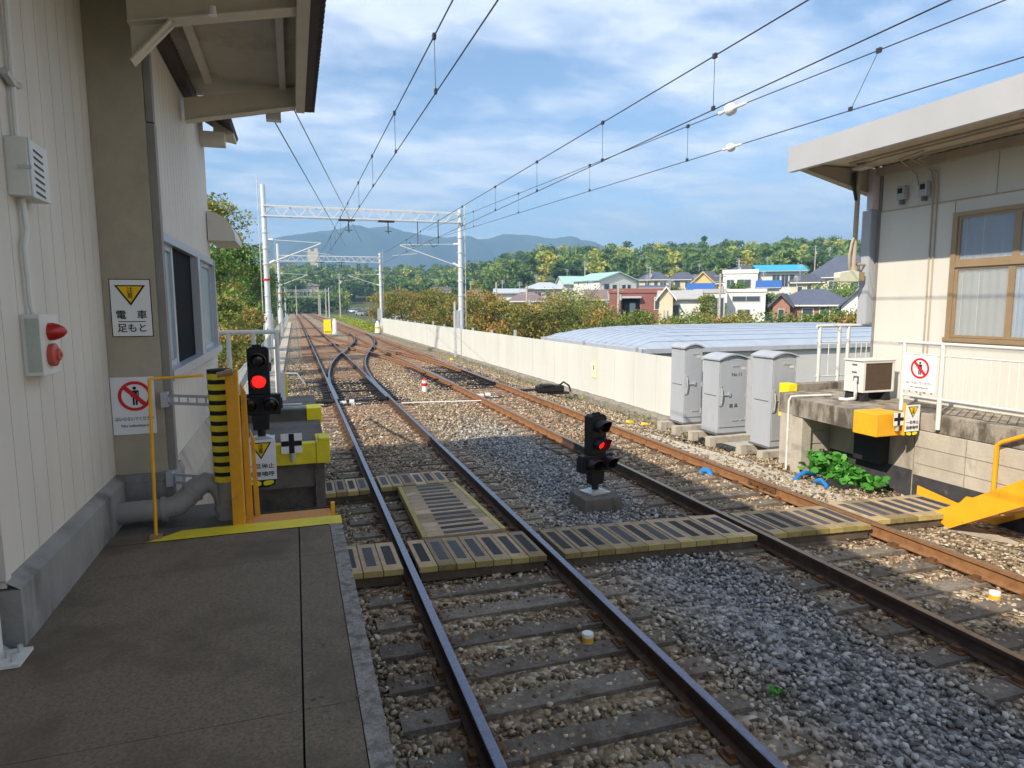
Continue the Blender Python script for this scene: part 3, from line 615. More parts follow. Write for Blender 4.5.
# canopy
zc=4.6
for yb,zb_,n_ in ((5.15,4.52,1),(7.55,4.52,2),(2.5,4.52,0),(0,4.52,0),(-2.5,4.52,0)):
    m=MB(); xs0=-.955; sl=lambda x:4.43+.22*(x+.955)/1.055; m.prism([(xs0,sl(xs0)+.012),(.10,sl(.1)+.012),(.10,sl(.1)+.20),(xs0,sl(xs0)+.22)],'y',yb-.05,yb+.05); m.prism([(xs0,sl(xs0)),(.10,sl(.1)),(.10,sl(.1)+.011),(xs0,sl(xs0)+.011)],'y',yb-.075,yb+.075)
    if n_==1: m.bar((-.95,yb,4.2),(-.70,yb,4.48),.13,.012); m.add([(-.95,yb,4.2),(-.95,yb,4.43),(-.66,yb,4.49)],[(0,1,2)])
    m.build('canopy_beam',m_beam,B)
m=MB(); m.box(.102,.19,-6,7.64,4.63,4.86); m.build('edge_beam',m_beam,B)
for x in (-.72,-.02):
    m=MB(); m.box(x-.03,x+.03,-6,7.5,4.80,4.86); m.build('purlin',m_beam,B)
m=MB(); m.box(-.995,-.90,-6,8.08,4.74,4.90); m.box(-6,-.995,7.9,8.09,4.6,4.9); m.build('wall_beam',m_roofdark,B)
m=MB(); k=0; y=-6
while y<8.05:
    m.prism([(y,4.86),(y+.045,4.892),(y+.09,4.86),(y+.09,4.866),(y+.045,4.898),(y,4.866)],'x',-6,.2); y+=.09
m.build('soffit_sheet',m_soffit,B)
m=MB(); m.box(-7,.24,-6,8.1,4.905,4.95); 
y=-6
while y<8.1: m.box(.205,.30+.012*(int(y*20)%2),y,y+.035,4.78,4.97); y+=.05
m.box(.2,.27,-6,8.0,4.74,4.95); m.build('canopy_roof',m_roofdark,B)
m=MB(); m.box(-7,-1.2,-6,9.3,5.3,5.36); m.prism([(-1.0,4.95),(-.62,4.72),(-.60,4.76),(-1.0,5.02)],'y',8.6,9.6); m.build('rear_roof',m_roofdark,B)
m=MB(); m.box(-.998,-.72,9.0,9.2,4.55,4.70); m.prism([(-.85,4.72),(-.62,4.68),(-.62,4.72),(-.85,4.86)],'y',9.1,9.55); m.build('bracket_stub',m_beam,B)
m=MB(); m.tube([(-.43,5.0,4.56),(-.43,5.0,4.50)],[.02,.028],10); m.build('small_lamp',m_insul,B)
# white steel column at the lower left
t=thing('steel_column','white painted steel column with bolted base plate at the lower left','column',(-1.38,3.42,1.05))
m=MB(); m.tube([(-1.335,3.31,1.06),(-1.335,3.31,4.6)],.055,12); m.build('shaft',m_white,t,smooth=True)
m=MB(); m.box(-1.5,-1.19,3.22,3.38,1.052,1.067); m.build('base_plate',m_whitep,t)
m=MB()
for a,b in ((-1.225,3.26),(-1.225,3.34),(-1.26,3.30)): m.tube([(a,b,1.067),(a,b,1.1)],.011,6)
m.add([(-1.36,3.37,1.067),(-1.27,3.37,1.067),(-1.36,3.37,1.16)],[(0,1,2)]); m.build('bolts',m_galv,t)
# wall boxes
t=thing('louvred_box','cream louvred junction box on the siding under a vertical conduit','junction box',(-1.25,3.95,3.2))
m=MB(); m.box(-1.3,-1.205,3.90,4.19,3.14,3.42); m.build('case',m_whitep,t,bevel=.004)
m=MB()
for k in range(7): 
    z=3.375-k*.034; m.add([(-1.2035,3.98,z-.006),(-1.2035,4.11,z-.018),(-1.2035,4.11,z-.006),(-1.2035,3.98,z+.006)],[(0,1,2,3)])
m.build('louvres',m_ink,t)
m=MB(); m.box(-1.25,-1.19,3.893,3.899,3.27,3.285); m.box(-1.205,-1.198,3.905,3.925,3.14,3.42); m.build('latch',m_galv,t)
t=thing('alarm_box','pale green alarm box with red lamp and red bell on the siding','alarm',(-1.25,3.95,2.4))
m=MB(); m.box(-1.3,-1.215,3.90,4.17,2.25,2.56); m.build('case',m_whitep,t,bevel=.004)
m=MB(); m.box(-1.28,-1.22,3.9,3.897,2.27,2.54); m.build('side_cover',mat('pale_green_enamel',(.42,.46,.4),.5,.06),t)
m=MB(); P=[(0,.046),(.02,.046),(.04,.04),(.065,.026),(.08,.008)]
m.tube([(-1.215+a,4.02,2.47) for a,_ in P],[b for _,b in P],16); m.build('red_lamp',m_redlamp,t,smooth=True)
m=MB(); P=[(0,.058),(.025,.06),(.032,.05),(.034,.034),(.045,.03),(.047,.012),(.055,.01)]
m.tube([(-1.215+a,4.01,2.35) for a,_ in P],[b for _,b in P],20); m.build('red_bell',mat('bell_red',(.5,.09,.06),.4,.12),t,smooth=True)
t=thing('wall_conduit','cream conduit running down the siding between the two wall boxes','conduit',(-1.28,4,3))
m=MB(); m.tube([(-1.275,4.04,5.3),(-1.275,4.0,3.42)],.014); m.tube([(-1.275,4.0,3.14),(-1.275,4.02,2.98),(-1.275,3.97,2.9),(-1.275,3.985,2.6),(-1.27,4.0,2.56)],.014); m.build('conduit',m_whitep,t,smooth=True)
m=MB(); m.box(-1.3,-1.255,3.97,4.08,3.69,3.71); m.tube([(-1.27,3.9,3.72),(-1.27,3.99,3.69),(-1.27,4.06,3.7)],.02); m.build('pipe_clip',m_galv,t)
# ------------------------------------------------------------ signs
def board(t,x0,x1,z0,z1,y,mm=None):
    m=MB(); m.box(x0,x1,y-.006,y,z0,z1); m.build('board',mm or m_sign,t,bevel=.002)
def tri(t,cx,zt,w,h,y,txt=True):
    m=MB(); m.prism([(cx-w/2,zt),(cx+w/2,zt),(cx,zt-h)],'y',y-.009,y-.0065); m.build('triangle_border',m_ink,t)
    k=.8; m=MB(); m.prism([(cx-w/2*k,zt-h*.06),(cx+w/2*k,zt-h*.06),(cx,zt-h*.06-h*k)],'y',y-.012,y-.0093); m.build('triangle',mat('sign_yellow',(.8,.5,.01),.4,.05),t)
    if txt:
        place_text('注',h*.29,(cx,y-.013,zt-h*.25),t,m_ink); place_text('意',h*.29,(cx,y-.013,zt-h*.53),t,m_ink)
def no_adm(t,cx,y,cz,s):
    m=MB(); m.disc((cx,y-.006,cz),(0,-1,0),s*.8,s,40,.003); c=math.cos(R(45));
    m.add([(cx+a*s*.88-b*.1*s,y-.0095-d,cz-a*s*.88-b*.1*s) for a,b,d in ((-c,1,0),(-c,-1,0),(c,-1,0),(c,1,0))],[(0,1,2,3)])
    m.build('prohibition_ring',m_red,t)
    k=s*.115; m=MB(); m.disc((cx,y-.0062,cz+4.6*k),(0,-1,0),0,1.0*k,16,.001)
    P=[(-1.9,3.3),(1.9,3.3),(2.1,2.8),(2.1,-.6),(1.5,-.6),(1.5,2.2),(1.25,2.2),(1.25,-5.3),(.2,-5.3),(.2,-1),(-.2,-1),(-.2,-5.3),(-1.25,-5.3),(-1.25,2.2),(-1.5,2.2),(-1.5,-.6),(-2.1,-.6),(-2.1,2.8)]
    m.prism([(cx+a*k,cz+b*k) for a,b in P],'y',y-.0078,y-.0062); m.build('person_symbol',m_ink,t)
def cross_board(cx,cz,s,y,label,post=None):
    t=thing('cross_marker',label,'marker',(cx,y,cz)); board(t,cx-s/2,cx+s/2,cz-s/2,cz+s/2,y)
    m=MB(); w=s*.13; m.box(cx-w,cx+w,y-.009,y-.0063,cz-s/2+.002,cz+s/2-.002); m.box(cx-s/2+.002,cx-w-.0005,y-.009,y-.0063,cz-w,cz+w); m.box(cx+w+.0005,cx+s/2-.002,y-.009,y-.0063,cz-w,cz+w); m.build('black_cross',m_ink,t)
    m=MB(); m.tube([(cx+.01,y+.03,cz),(cx+.01,y+.03,cz-s*.95)],.028,10); m.box(cx-.03,cx+.04,y,y+.03,cz-.03,cz+.03); m.build('post',m_galv,t)
def stop_sign(x0,x1,z1,y,label):
    w=x1-x0; h=w*1.45; cx=(x0+x1)/2; t=thing('stop_and_point_sign',label,'sign',(cx,y,z1)); board(t,x0,x1,z1-h,z1,y)
    tri(t,cx,z1-h*.06,w*.72,h*.42,y); place_text('一旦停止',w*.2,(cx,y-.008,z1-h*.66),t,m_ink,w=w*.86); place_text('指差喚呼',w*.2,(cx,y-.008,z1-h*.86),t,m_ink,w=w*.86)
    m=MB(); zb_=z1-h; m.prism([(x0+.01,zb_-.002),(x1-.01,zb_-.002),(x1-.02,zb_-h*.13),(cx+w*.2,zb_-h*.19),(cx-w*.2,zb_-h*.19),(x0+.02,zb_-h*.13)],'y',y-.004,y); m.build('lower_plate',m_ink,t)
    m=MB()
    for s in (-1,1):
        m.prism([(cx+s*.01,zb_-h*.06),(cx+s*w*.12,zb_-h*.025),(cx+s*w*.36,zb_-h*.02),(cx+s*w*.4,zb_-h*.08),(cx+s*w*.3,zb_-h*.13),(cx+s*w*.1,zb_-h*.15),(cx+s*.012,zb_-h*.12)],'y',y-.007,y-.0042)
    m.build('yellow_pattern',m_yellow2,t)
t=thing('footing_sign','white warning sign with yellow triangle and large black characters, upper one on the pillar','sign',(-1.12,5.447,2.6))
board(t,-1.25,-.995,2.385,2.79,5.447); m=MB(); 
m=MB(); m.box(-1.256,-.989,5.4475,5.4495,2.379,2.796); m.build('backing',m_ink,t)
tri(t,-1.122,2.752,.2,.148,5.447); place_text('電',.068,(-1.19,5.4385,2.535),t,m_ink); place_text('車',.068,(-1.055,5.4385,2.535),t,m_ink)
m=MB(); m.box(-1.21,-1.035,5.4385,5.4405,2.487,2.493); m.build('rule',m_ink,t); place_text('足もと',.068,(-1.122,5.4385,2.44),t,m_ink,w=.185)
t=thing('no_admittance_sign','white no admittance sign with red ring, lower one on the left pillar','sign',(-1.15,5.447,1.87))
board(t,-1.295,-1.01,1.66,2.085,5.447); no_adm(t,-1.14,5.447,1.945,.11); place_text('はいらないでください',.034,(-1.15,5.4385,1.775),t,m_ink,w=.25); place_text('No admittance',.03,(-1.14,5.4385,1.725),t,m_ink,w=.2)
# ------------------------------------------------------------ far end of the left platform
t=thing('platform_stub','dark weathered concrete platform stub with yellow painted corner behind the red signal','platform',(-.4,9,1.05))
m=MB(); m.box(-1.1,.27,7.76,12,.80,1.05); m.build('slab',m_concd,t)
for bb in ((-1.05,.16,7.95,8.05),(.165,.26,7.80,7.92),(.12,.25,11.6,11.9)): m=MB(); m.box(*bb,-.4,.8,0); m.build('support',m_concd,t)
m=MB(); m.box(-.80,.15,7.84,7.92,.52,.8); m.build('front_panel',m_block,t)
m=MB(); m.box(-.27,.17,7.73,7.86,.81,1.052); m.box(.172,.325,7.72,8.25,.81,1.06); m.box(.2,.325,7.722,7.98,1.0601,1.10); m.build('yellow_corner',m_yellow,t,bevel=.008)
m=MB(); m.box(-1.1,.10,9.35,9.68,1.05,1.2); m.build('kerb',m_concd,t)
m=MB(); m.box(.102,.30,9.33,9.71,1.0,1.215); m.build('yellow_kerb_end',m_yellow2,t,bevel=.008)
m=MB(); m.box(-.55,.1,9.45,9.5,1.2005,1.23); m.tube([(-.5,9.55,1.24),(.05,9.55,1.24)],.02); m.build('kerb_pipe',m_galv,t)
t=thing('yellow_edged_panel','small white panel with yellow edge standing on the far kerb','panel',(-.2,10.4,1.2)); 
m=MB(); m.box(-.24,-.17,10.35,10.4,1.2,1.62); m.build('panel',m_sign,t); m=MB(); m.box(-.169,-.14,10.35,10.4,1.25,1.6); m.build('yellow_edge',m_yellow2,t)
# ------------------------------------------------------------ dwarf signals
def signal(name,label,loc,rz,lit=True):
    t=thing(name,label,'signal',(0,0,0))
    def B_(nm,fn,mt,par=t,bev=0,sm_=False): m=MB(); fn(m); return m.build(nm,mt,par,bevel=bev,smooth=sm_)
    def hd(m):
        m.box(-.118,.118,-.03,.12,.54,1.06)
        m.prism([(-.118,1.0601),(.118,1.0601),(.08,1.085),(-.08,1.085)],'y',-.02,.11)
    B_('upper_housing',hd,m_black,bev=.008)
    B_('lower_housing',lambda m:(m.box(-.23,.23,-.03,.11,.30,.535),),m_black,bev=.012)
    B_('neck',lambda m:(m.prism([(-.085,.12),(.085,.12),(.1,.298),(-.1,.298)],'y',-.02,.1),m.tube([(0,.04,0),(0,.04,.12)],.045,12)),m_black)
    B_('base_plate',lambda m:(m.box(-.14,.14,-.1,.18,.0,.018),m.prism([(-.13,.0181),(.13,.0181),(.05,.045),(-.05,.045)],'y',-.04,.12)),m_galv)
    B_('bracket',lambda m:(m.box(-.25,-.232,-.02,.1,.33,.50),m.box(.232,.245,.0,.08,.36,.48),m.box(.12,.137,.02,.04,.8,.9),m.box(-.06,.04,.0,.05,1.086,1.11)),m_blackm)
    for i,(x,z,on) in enumerate(((0,.93,0),(0,.69,1),(-.115,.42,0),(.115,.42,0))):
        r=.09
        def vis(m):
            n=22; L_=.2; vs=[];f=[]
            for k in range(n+1):
                a=R(-58+296*k/n); 
                for rr,yy in ((r,-.03),(r,-.03-L_*(.55+.45*math.sin(max(0,min(math.pi,a)))) ),(r-.006,-.03-L_*(.55+.45*math.sin(max(0,min(math.pi,a))))),(r-.006,-.03)):
                    vs.append((x+rr*math.cos(a),yy,z+rr*math.sin(a)))
            for k in range(n):
                for j in range(3): f.append((k*4+j,(k+1)*4+j,(k+1)*4+j+1,k*4+j+1))
            f.append((0,1,2,3)); f.append((n*4,n*4+3,n*4+2,n*4+1)); m.add(vs,f)
        B_('visor',vis,m_black,sm_=True)
        mt=m_litred if on and lit else m_dlens
        B_('lens',lambda m:m.tube([(x,-.031,z),(x,-.045,z),(x,-.052,z)],[.076,.07,.035],24),mt,sm_=True)
    t.location=loc; t.rotation_euler=(0,0,rz); t.scale=(1.12,1.05,1.0) if rz else (1,1,1); return t
m_litred=emis('lit_red_lens',(1,.012,.01),1.6); m_dlens=glass('dark_lens',(.03,.02,.015),.1)
signal('dwarf_signal','black signal with a lit red lamp standing on the platform stub by the striped pipe',(-.42,8.1,1.05),0)
signal('dwarf_signal','black signal turned aside on a square concrete block between the two tracks',(3.84,8.02,.04),R(15))
m=MB(); m.prism([(3.54,7.76),(4.09,7.76),(4.09,8.28),(3.54,8.28)],'z',-.35,.035)
tag(m.build('signal_block',m_block,bevel=.015),'square grey concrete block under the signal between the tracks','concrete block')
stop_sign(-.57,-.26,1.13,7.68,'white sign with yellow triangle and stop wording hanging on the left platform stub')
cross_board(-.09,1.07,.225,7.68,'white square with black cross beside the left stop sign')
# ------------------------------------------------------------ left side railings and walkway path
t=thing('pipe_railing','white pipe railing behind the red signal at the end of the left building','railing',(-.7,11,1.05))
for x,y in ((-1.18,11.0),(-.98,11.0),(-.62,11.0),(-.28,11.0),(-.36,13.0),(-.42,15.0)):
    m=MB(); m.tube([(x,y,-.1 if y>12 else 1.05),(x,y,2.2 if y<12 else 1.9)],.035 if y<12 else .03,10); m.build('post',m_whitep,t,smooth=True)
m=MB(); m.tube([(-1.3,11.0,2.2),(-.25,11.0,2.2),(-.3,13,1.9),(-.42,15,1.75)],.036,10); m.build('top_rail',m_whitep,t,smooth=True)
m=MB(); m.tube([(-.62,11,1.95),(-.28,11,1.95)],.02,8); m.tube([(-1.3,11,1.6),(-.98,11,1.6)],.02,8); m.build('mid_rail',m_whitep,t,smooth=True)
m=MB(); m.bar((-.95,10.9,1.15),(-.62,10.95,1.75),.05,.07); m.build('sloping_board',m_white,t)
t=thing('corridor_fence','grey mesh fence running along the left side of the left track','fence',(-1.2,30,0))
y=13
while y<150:
    m=MB(); x=-1.25+.0*y; m.bar((x,y,-.4),(x,y,1.15),.05,.05); m.build('post',m_galv,t); y+=2.5 if y<60 else 6
m=MB()
for z in (1.12,.6,.05): m.tube([(-1.25,12.5,z),(-1.25,150,z)],.018,6)
m.build('rails',m_galv,t)
m=MB()
for k in range(260): yy=12.6+k*.14 if k<200 else 40.6+(k-200)*.5; m.bar((-1.25,yy,-.2),(-1.25,yy,1.1),.01,.01)
m.build('mesh_bars',m_galv,t)
m=MB()
y=10
while y<120: m.box(-1.1,-.55,y+.006,y+.594 if y<50 else y+1.19,-.35,-.12); y+=.6 if y<50 else 1.2
struct(m.build('trough_path',m_concl))
m=MB(); m.tube([(-.9,24,.25),(-.45,24,.3),(.0,24,.28),(.25,24,-.1)],.03); m.tube([(-.9,24,.25),(-1.0,24,-.2)],.03); tag(m.build('bent_pipe_guard',m_galv),'grey bent pipe guard across the path far along the left track','guard')
# small trackside things
def can(x,y,label,sc=1):
    t=thing('survey_marker',label,'marker',(x,y,-.17)); m=MB(); m.tube([(x,y,-.2),(x,y,-.1),(x,y,-.098)],[.048*sc,.048*sc,.048*sc],20); m.build('body',m_sign,t,smooth=True)
    m=MB(); m.tube([(x,y,-.16),(x,y,-.117)],.0495*sc,20); m.build('yellow_band',m_orange,t,smooth=True)
    m=MB(); m.tube([(x,y,-.0975),(x,y,-.088)],[.05*sc,.046*sc],20); m.build('cap',m_whitep,t,smooth=True)
can(2.19,4.72,'small round white and yellow marker between the rails of the left track')
can(6.13,4.22,'small round white and yellow marker beside the rail of the right track')
t=thing('marker_post','short red and white banded post between the two tracks','post',(3.9,21,-.3))
for a,b,mm in ((-.25,.02,m_sign),(.02,.12,m_red),(.12,.2,m_sign)):
    m=MB(); m.tube([(3.9,21,a),(3.9,21,b)],.085,14); m.build('band',mm,t,smooth=True)
m=MB(); m.tube([(3.9,21,.2),(3.9,21,.26),(3.9,21,.29)],[.07,.05,.01],14); m.build('cap',m_red,t,smooth=True)
t=thing('yellow_box','yellow equipment box far off between the tracks','box',(3.2,69,-.3)); m=MB(); m.box(2.75,3.45,68.8,69.3,-.2,1.25); m.build('case',m_yellow2,t,bevel=.02); m=MB(); m.box(2.8,3.4,68.78,68.8,.0,.06); m.build('vent',m_ink,t)
t=thing('white_bollard','white round post beside the far yellow box','bollard',(3.8,68,-.3)); m=MB(); m.tube([(3.75,68,-.2),(3.75,68,1.1),(3.75,68,1.35)],[.22,.2,.08],14); m.build('shaft',m_sign,t,smooth=True); m=MB(); m.tube([(3.75,68,-.2),(3.75,68,.05)],.28,12); m.build('foot',m_whitep,t)
t=thing('white_bollard','white and orange post at the far end of the barrier wall','bollard',(8.5,72,-.3)); m=MB(); m.tube([(8.4,72,-.3),(8.4,72,.7),(8.4,72,1.0)],[.3,.22,.06],12); m.build('shaft',m_sign,t,smooth=True); m=MB(); m.tube([(8.4,72,.2),(8.4,72,.4)],.29,12); m.build('orange_band',m_orange,t)
for i,(x,y,lb) in enumerate(((8.35,36.6,'yellow marker lying at the foot of the barrier wall by the thin post'),(8.3,14.6,'yellow marker on the kerb left of the grey cabinets'),(7.65,14.2,'low yellow marker stone in the ballast left of the cabinets'))):
    m=MB(); z=gz(np.array(x),np.array(y)).item(); m.prism([(x-.09,z-.02),(x+.09,z-.02),(x+.07,z+.06),(x-.06,z+.08)],'y',y-.07,y+.06); tag(m.build('yellow_marker',m_yellow2),lb,'marker')
# ------------------------------------------------------------ white barrier wall
t=thing('barrier_wall','long off-white panelled barrier wall along the right track','wall',(9,40,-.2))
m=MB(); y=12.9; k=0
while y<72:
    m.box(9.0+(.0),9.05,y+.005,y+1.195,-.25,1.27); m.box(9.045,9.06,y-.006,y+.006,-.25,1.265); y+=1.2; k+=1
m.build('panels',m_wallw,t)
m=MB(); y=13
while y<72: m.box(9.06,9.16,y-.05,y+.05,-1.5,1.4 if int(y)%3 else 1.52); y+=3.6
m.build('rear_posts',m_galv,t)
m=MB(); n=160; P=[]
for k in range(n+1):
    y=12.9+k*(72-12.9)/n; a=rng.uniform(-.03,.03); P.append(((8.72+a,y,-.8),(8.74+a,y,-.30+rng.uniform(-.05,.05)),(8.86,y,-.24+rng.uniform(-.03,.03)),(9.06,y,-.24)))
vs=[p for q in P for p in q]; m.add(vs,[(i*4+j,i*4+j+1,(i+1)*4+j+1,(i+1)*4+j) for i in range(n) for j in range(3)]); m.build('rough_footing',m_kerb,t)
t2=thing('wall_notice','small white notice with yellow frame on the barrier wall','notice',(8.99,19,.8))
yy=19.1; m=MB(); m.box(8.985,8.999,yy-.16,yy+.16,.28,.80); m.build('plate',m_yellow2,t2); m=MB(); m.box(8.98,8.9848,yy-.13,yy+.13,.47,.77); m.box(8.98,8.9848,yy-.13,yy+.13,.31,.44); m.build('face',m_sign,t2)
m=MB(); m.box(8.977,8.9798,yy-.05,yy+.04,.53,.7); m.build('symbol',m_bronze,t2)
m=MB(); m.tube([(8.6,36.6,-.3),(8.6,36.6,2.8)],.065,10); tag(m.build('thin_grey_post',m_galv,smooth=True),'thin grey steel post in front of the barrier wall near the tall right mast','post')
# ------------------------------------------------------------ grey cabinets
def cabinet(x0,x1,y0,y1,z0,z1,label,arch=.07,txt=None):
    t=thing('equipment_cabinet',label,'cabinet',((x0+x1)/2,y0,z0),'grey trackside equipment cabinets')
    xc=(x0+x1)/2; w=(x1-x0)
    m=MB(); P=[(x0,z0),(x1,z0),(x1,z1)]+[(x1-w*k/8,z1+arch*math.sin(math.pi*k/8)) for k in range(1,8)]+[(x0,z1)]
    m.prism(P,'y',y0,y1); m.build('body',m_cab,t,bevel=.004)
    m=MB(); e=.035; P=[(x0-e+(w+2*e)*k/10,z1+.0+(arch+.01)*math.sin(math.pi*k/10)) for k in range(11)]; P2=[(x,z+.03) for x,z in P[::-1]]
    m.prism(P+P2,'y',y0-.05,y1+.03); m.build('roof_cap',m_cab,t)
    m=MB(); m.box(x0+.015,x1-.012,y0-.016,y0-.002,z0+.12,z1-.01); d=m.build('door',m_cab,t,bevel=.003)
    m=MB(); m.box(x0+.012,x1-.010,y0-.0025,y0-.0008,z0+.117,z1-.006); m.build('door_seal',m_cabd,t)
    m=MB(); zc_=(z0+z1)/2+.02; m.box(x0+.0,x0+.06,y0-.035,y0-.017,zc_-.2,zc_+.22); m.tube([(x0+.05,y0-.04,zc_-.16),(x0+.05,y0-.06,zc_),(x0+.05,y0-.04,zc_+.16)],.012); m.tube([(x0+.06,y0-.035,zc_+.02),(x0+.25,y0-.035,zc_+.02)],.009); m.box(x0+.22,x0+.27,y0-.04,y0-.017,zc_-.01,zc_+.07); m.build('handle',m_galv,d)
    m=MB(); m.box(xc-.04,xc+.12,y0-.026,y0-.017,z1-.13,z1-.10); m.box(xc-.02,xc+.14,y0-.026,y0-.017,z0+.24,z0+.27)
    if txt: m.box(x1-.14,x1-.03,y0-.026,y0-.017,z0+.24,z0+.27)
    m.build('vent_hood',m_galv,d)
    for zz_ in (z0+.25,zc_,z1-.2):
        m=MB(); m.tube([(x1-.018,y0-.02,zz_-.05),(x1-.018,y0-.02,zz_+.05)],.011,8); m.build('hinge',m_galv,d)
    m=MB(); m.box(x1-.15,x1-.06,y0-.021,y0-.017,z1-.2,z1-.15); m.build('label_plate',m_white,d)
    m=MB(); m.box(x0-.009,x0-.001,y0+.08,y1-.08,zc_-.005,zc_+.005); m.build('side_seam',m_cabd,t)
    m=MB(); m.box(x0-.02,x1+.02,y0-.02,y1+.02,z0-.035,z0-.001); m.build('plinth_frame',m_cabd,t)
    m=MB(); m.box(x1+.01,x1+.11,y0+.15,y1-.1,z0+.15,z1-.12); m.build('side_duct',m_cabd,t)
    for yy in (y0-.18,y1-.12):
        m=MB(); m.box(x0-.28,x1+.12,yy,yy+.14,z0-.16,z0-.036); m.box(x0-.30,x0-.16,yy-.01,yy+.15,z0-.22,z0-.03) ; m.build('concrete_foot',m_galv if 0 else m_concl,t)
    if txt:
        place_text(txt,.1,(xc+.08,y0-.0165,z1-.30),d,m_ink); place_text('器 具',.09,(xc+.02,y0-.0165,z0+.55),d,m_ink)
    return t
cabinet(7.86,8.30,12.2,12.72,.06,1.66,'grey arched top cabinet furthest left of the three, next to the barrier wall')
cabinet(8.09,8.76,11.3,11.86,-.02,1.47,'shorter wide grey cabinet in the middle, lettered No.11',arch=.09,txt='No.11')
cabinet(8.39,8.92,10.1,10.66,-.08,1.6,'grey arched top cabinet nearest the right platform, half behind its yellow kerb end')
# ------------------------------------------------------------ overhead line masts and portals
m_mast=mat('mast_paint',(.62,.65,.68),.4,.06,4,.02,metal=.2,col2=(.45,.47,.48),c2=.62,c2s=2)
def portal(Y,x0,x1,zl,zr,zb,zt,label,r=.15,arms=True,detail=True):
    t=thing('catenary_portal',label,'overhead line portal',((x0+x1)/2,Y,-.5),'lattice portals spanning both tracks')
    for x,zt_ in ((x0,zl),(x1,zr)):
        m=MB(); m.tube([(x,Y,-2.4 if x>3 else -.6),(x,Y,2),(x,Y,zt_)],[r*1.15,r*1.05,r*.85],14); 
        if detail:
            for k in range(9): z=.6+k*.85; m.tube([(x,Y,z),(x,Y,z+.05)],r*1.22,14)
        ma=m.build('mast',m_mast,t,smooth=True)
        if detail and x<3:
            m=MB(); m.tube([(x,Y,-.6),(x,Y,2.2)],r*1.6,14); m.build('lower_sleeve',m_mast,ma,smooth=True); m=MB(); m.tube([(x-.28,Y,1),(x-.28,Y,zt_+.5)],.025,6); m.build('earth_rod',m_galv,ma)
            m=MB(); m.tube([(x,Y,4.0),(x,Y,4.1)],r*1.28,14); m.build('red_band',m_red,ma)
        if detail and x>3:
            m=MB(); m.tube([(x+.3,Y,0),(x+.3,Y,zt_+.4)],.03,6); m.build('cable_pipe',m_galv,ma)
            m=MB(); m.box(x-.45,x-.12,Y-.15,Y+.15,.9,2.3); m.build('mast_box',m_galv,ma)
    m=MB()
    for d in (-.22,.22):
        m.bar((x0,Y+d,zb),(x1,Y+d,zb),.07,.07); m.bar((x0,Y+d,zt),(x1,Y+d,zt),.07,.07)
        n=12; w=(x1-x0)/n
        for k in range(n):
            a=x0+k*w; m.bar((a,Y+d,zb),(a+w/2,Y+d,zt),.035,.035); m.bar((a+w/2,Y+d,zt),(a+w,Y+d,zb),.035,.035)
    for k in range(9): xx=x0+(x1-x0)*k/8; m.bar((xx,Y-.22,zb),(xx,Y+.22,zb),.04,.04); m.bar((xx,Y-.22,zt),(xx,Y+.22,zt),.04,.04)
    m.build('lattice_beam',m_mast,t)
    if arms:
        for xm,xc,s in ((x0,1.76,1),(x1,5.74,-1)):
            a=MB(); a.tube([(xm+s*.1,Y,4.9),(xc-s*.2,Y,6.05)],.035,8); a.tube([(xm+s*.1,Y,6.2),(xc-s*.2,Y,6.08)],.022,8); a.tube([(xc-s*1.2,Y,5.6),(xc+s*.25,Y,5.45)],.02,6); a.build('cantilever_arm',m_mast,t,smooth=True)
            a=MB(); a.tube([(xm+s*.1,Y,4.9),(xm+s*.45,Y,5.07)],.08,10); a.build('insulator',m_insul,t,smooth=True); a=MB(); a.tube([(xm+s*.1,Y,6.2),(xm+s*.4,Y,6.19)],.07,10); a.build('insulator',m_insul,t,smooth=True)
    if detail:
        a=MB()
        for xx in (3.0,5.2): a.box(xx-.45,xx+.45,Y-.3,Y+.3,zb-.1,zb-.045); a.tube([(xx+.1,Y,zb-.1),(xx+.1,Y,zb-.75)],.03); a.tube([(xx-.1,Y,zb-.62),(xx+.3,Y,zb-.62)],.02)
        for xx in (7.0,8.2): a.tube([(xx,Y,zb),(xx,Y,zb-1.3),(xx-.3,Y,zb-1.45),(xx-.5,Y,zb-1.2)],.022)
        a.build('hanger',m_wire,t)
portal(38.9,-1.35,9.52,9.1,8.2,7.45,7.98,'nearest and largest lattice portal with white masts across both tracks')
portal(78,-1.45,9.6,9.4,8.6,7.55,8.15,'second lattice portal further down the line',r=.17)
portal(190,-2.2,9.2,7.6,7.6,6.6,7.0,'third lattice portal, tiny in the distance',r=.14,arms=False,detail=False)
portal(250,-3,9.,6.6,6.6,5.8,6.2,'last lattice portal before the far trees',r=.14,arms=False,detail=False)
def ln(p,q,y): k=(y-p[1])/(q[1]-p[1]); return tuple(p[i]+(q[i]-p[i])*k for i in range(3))
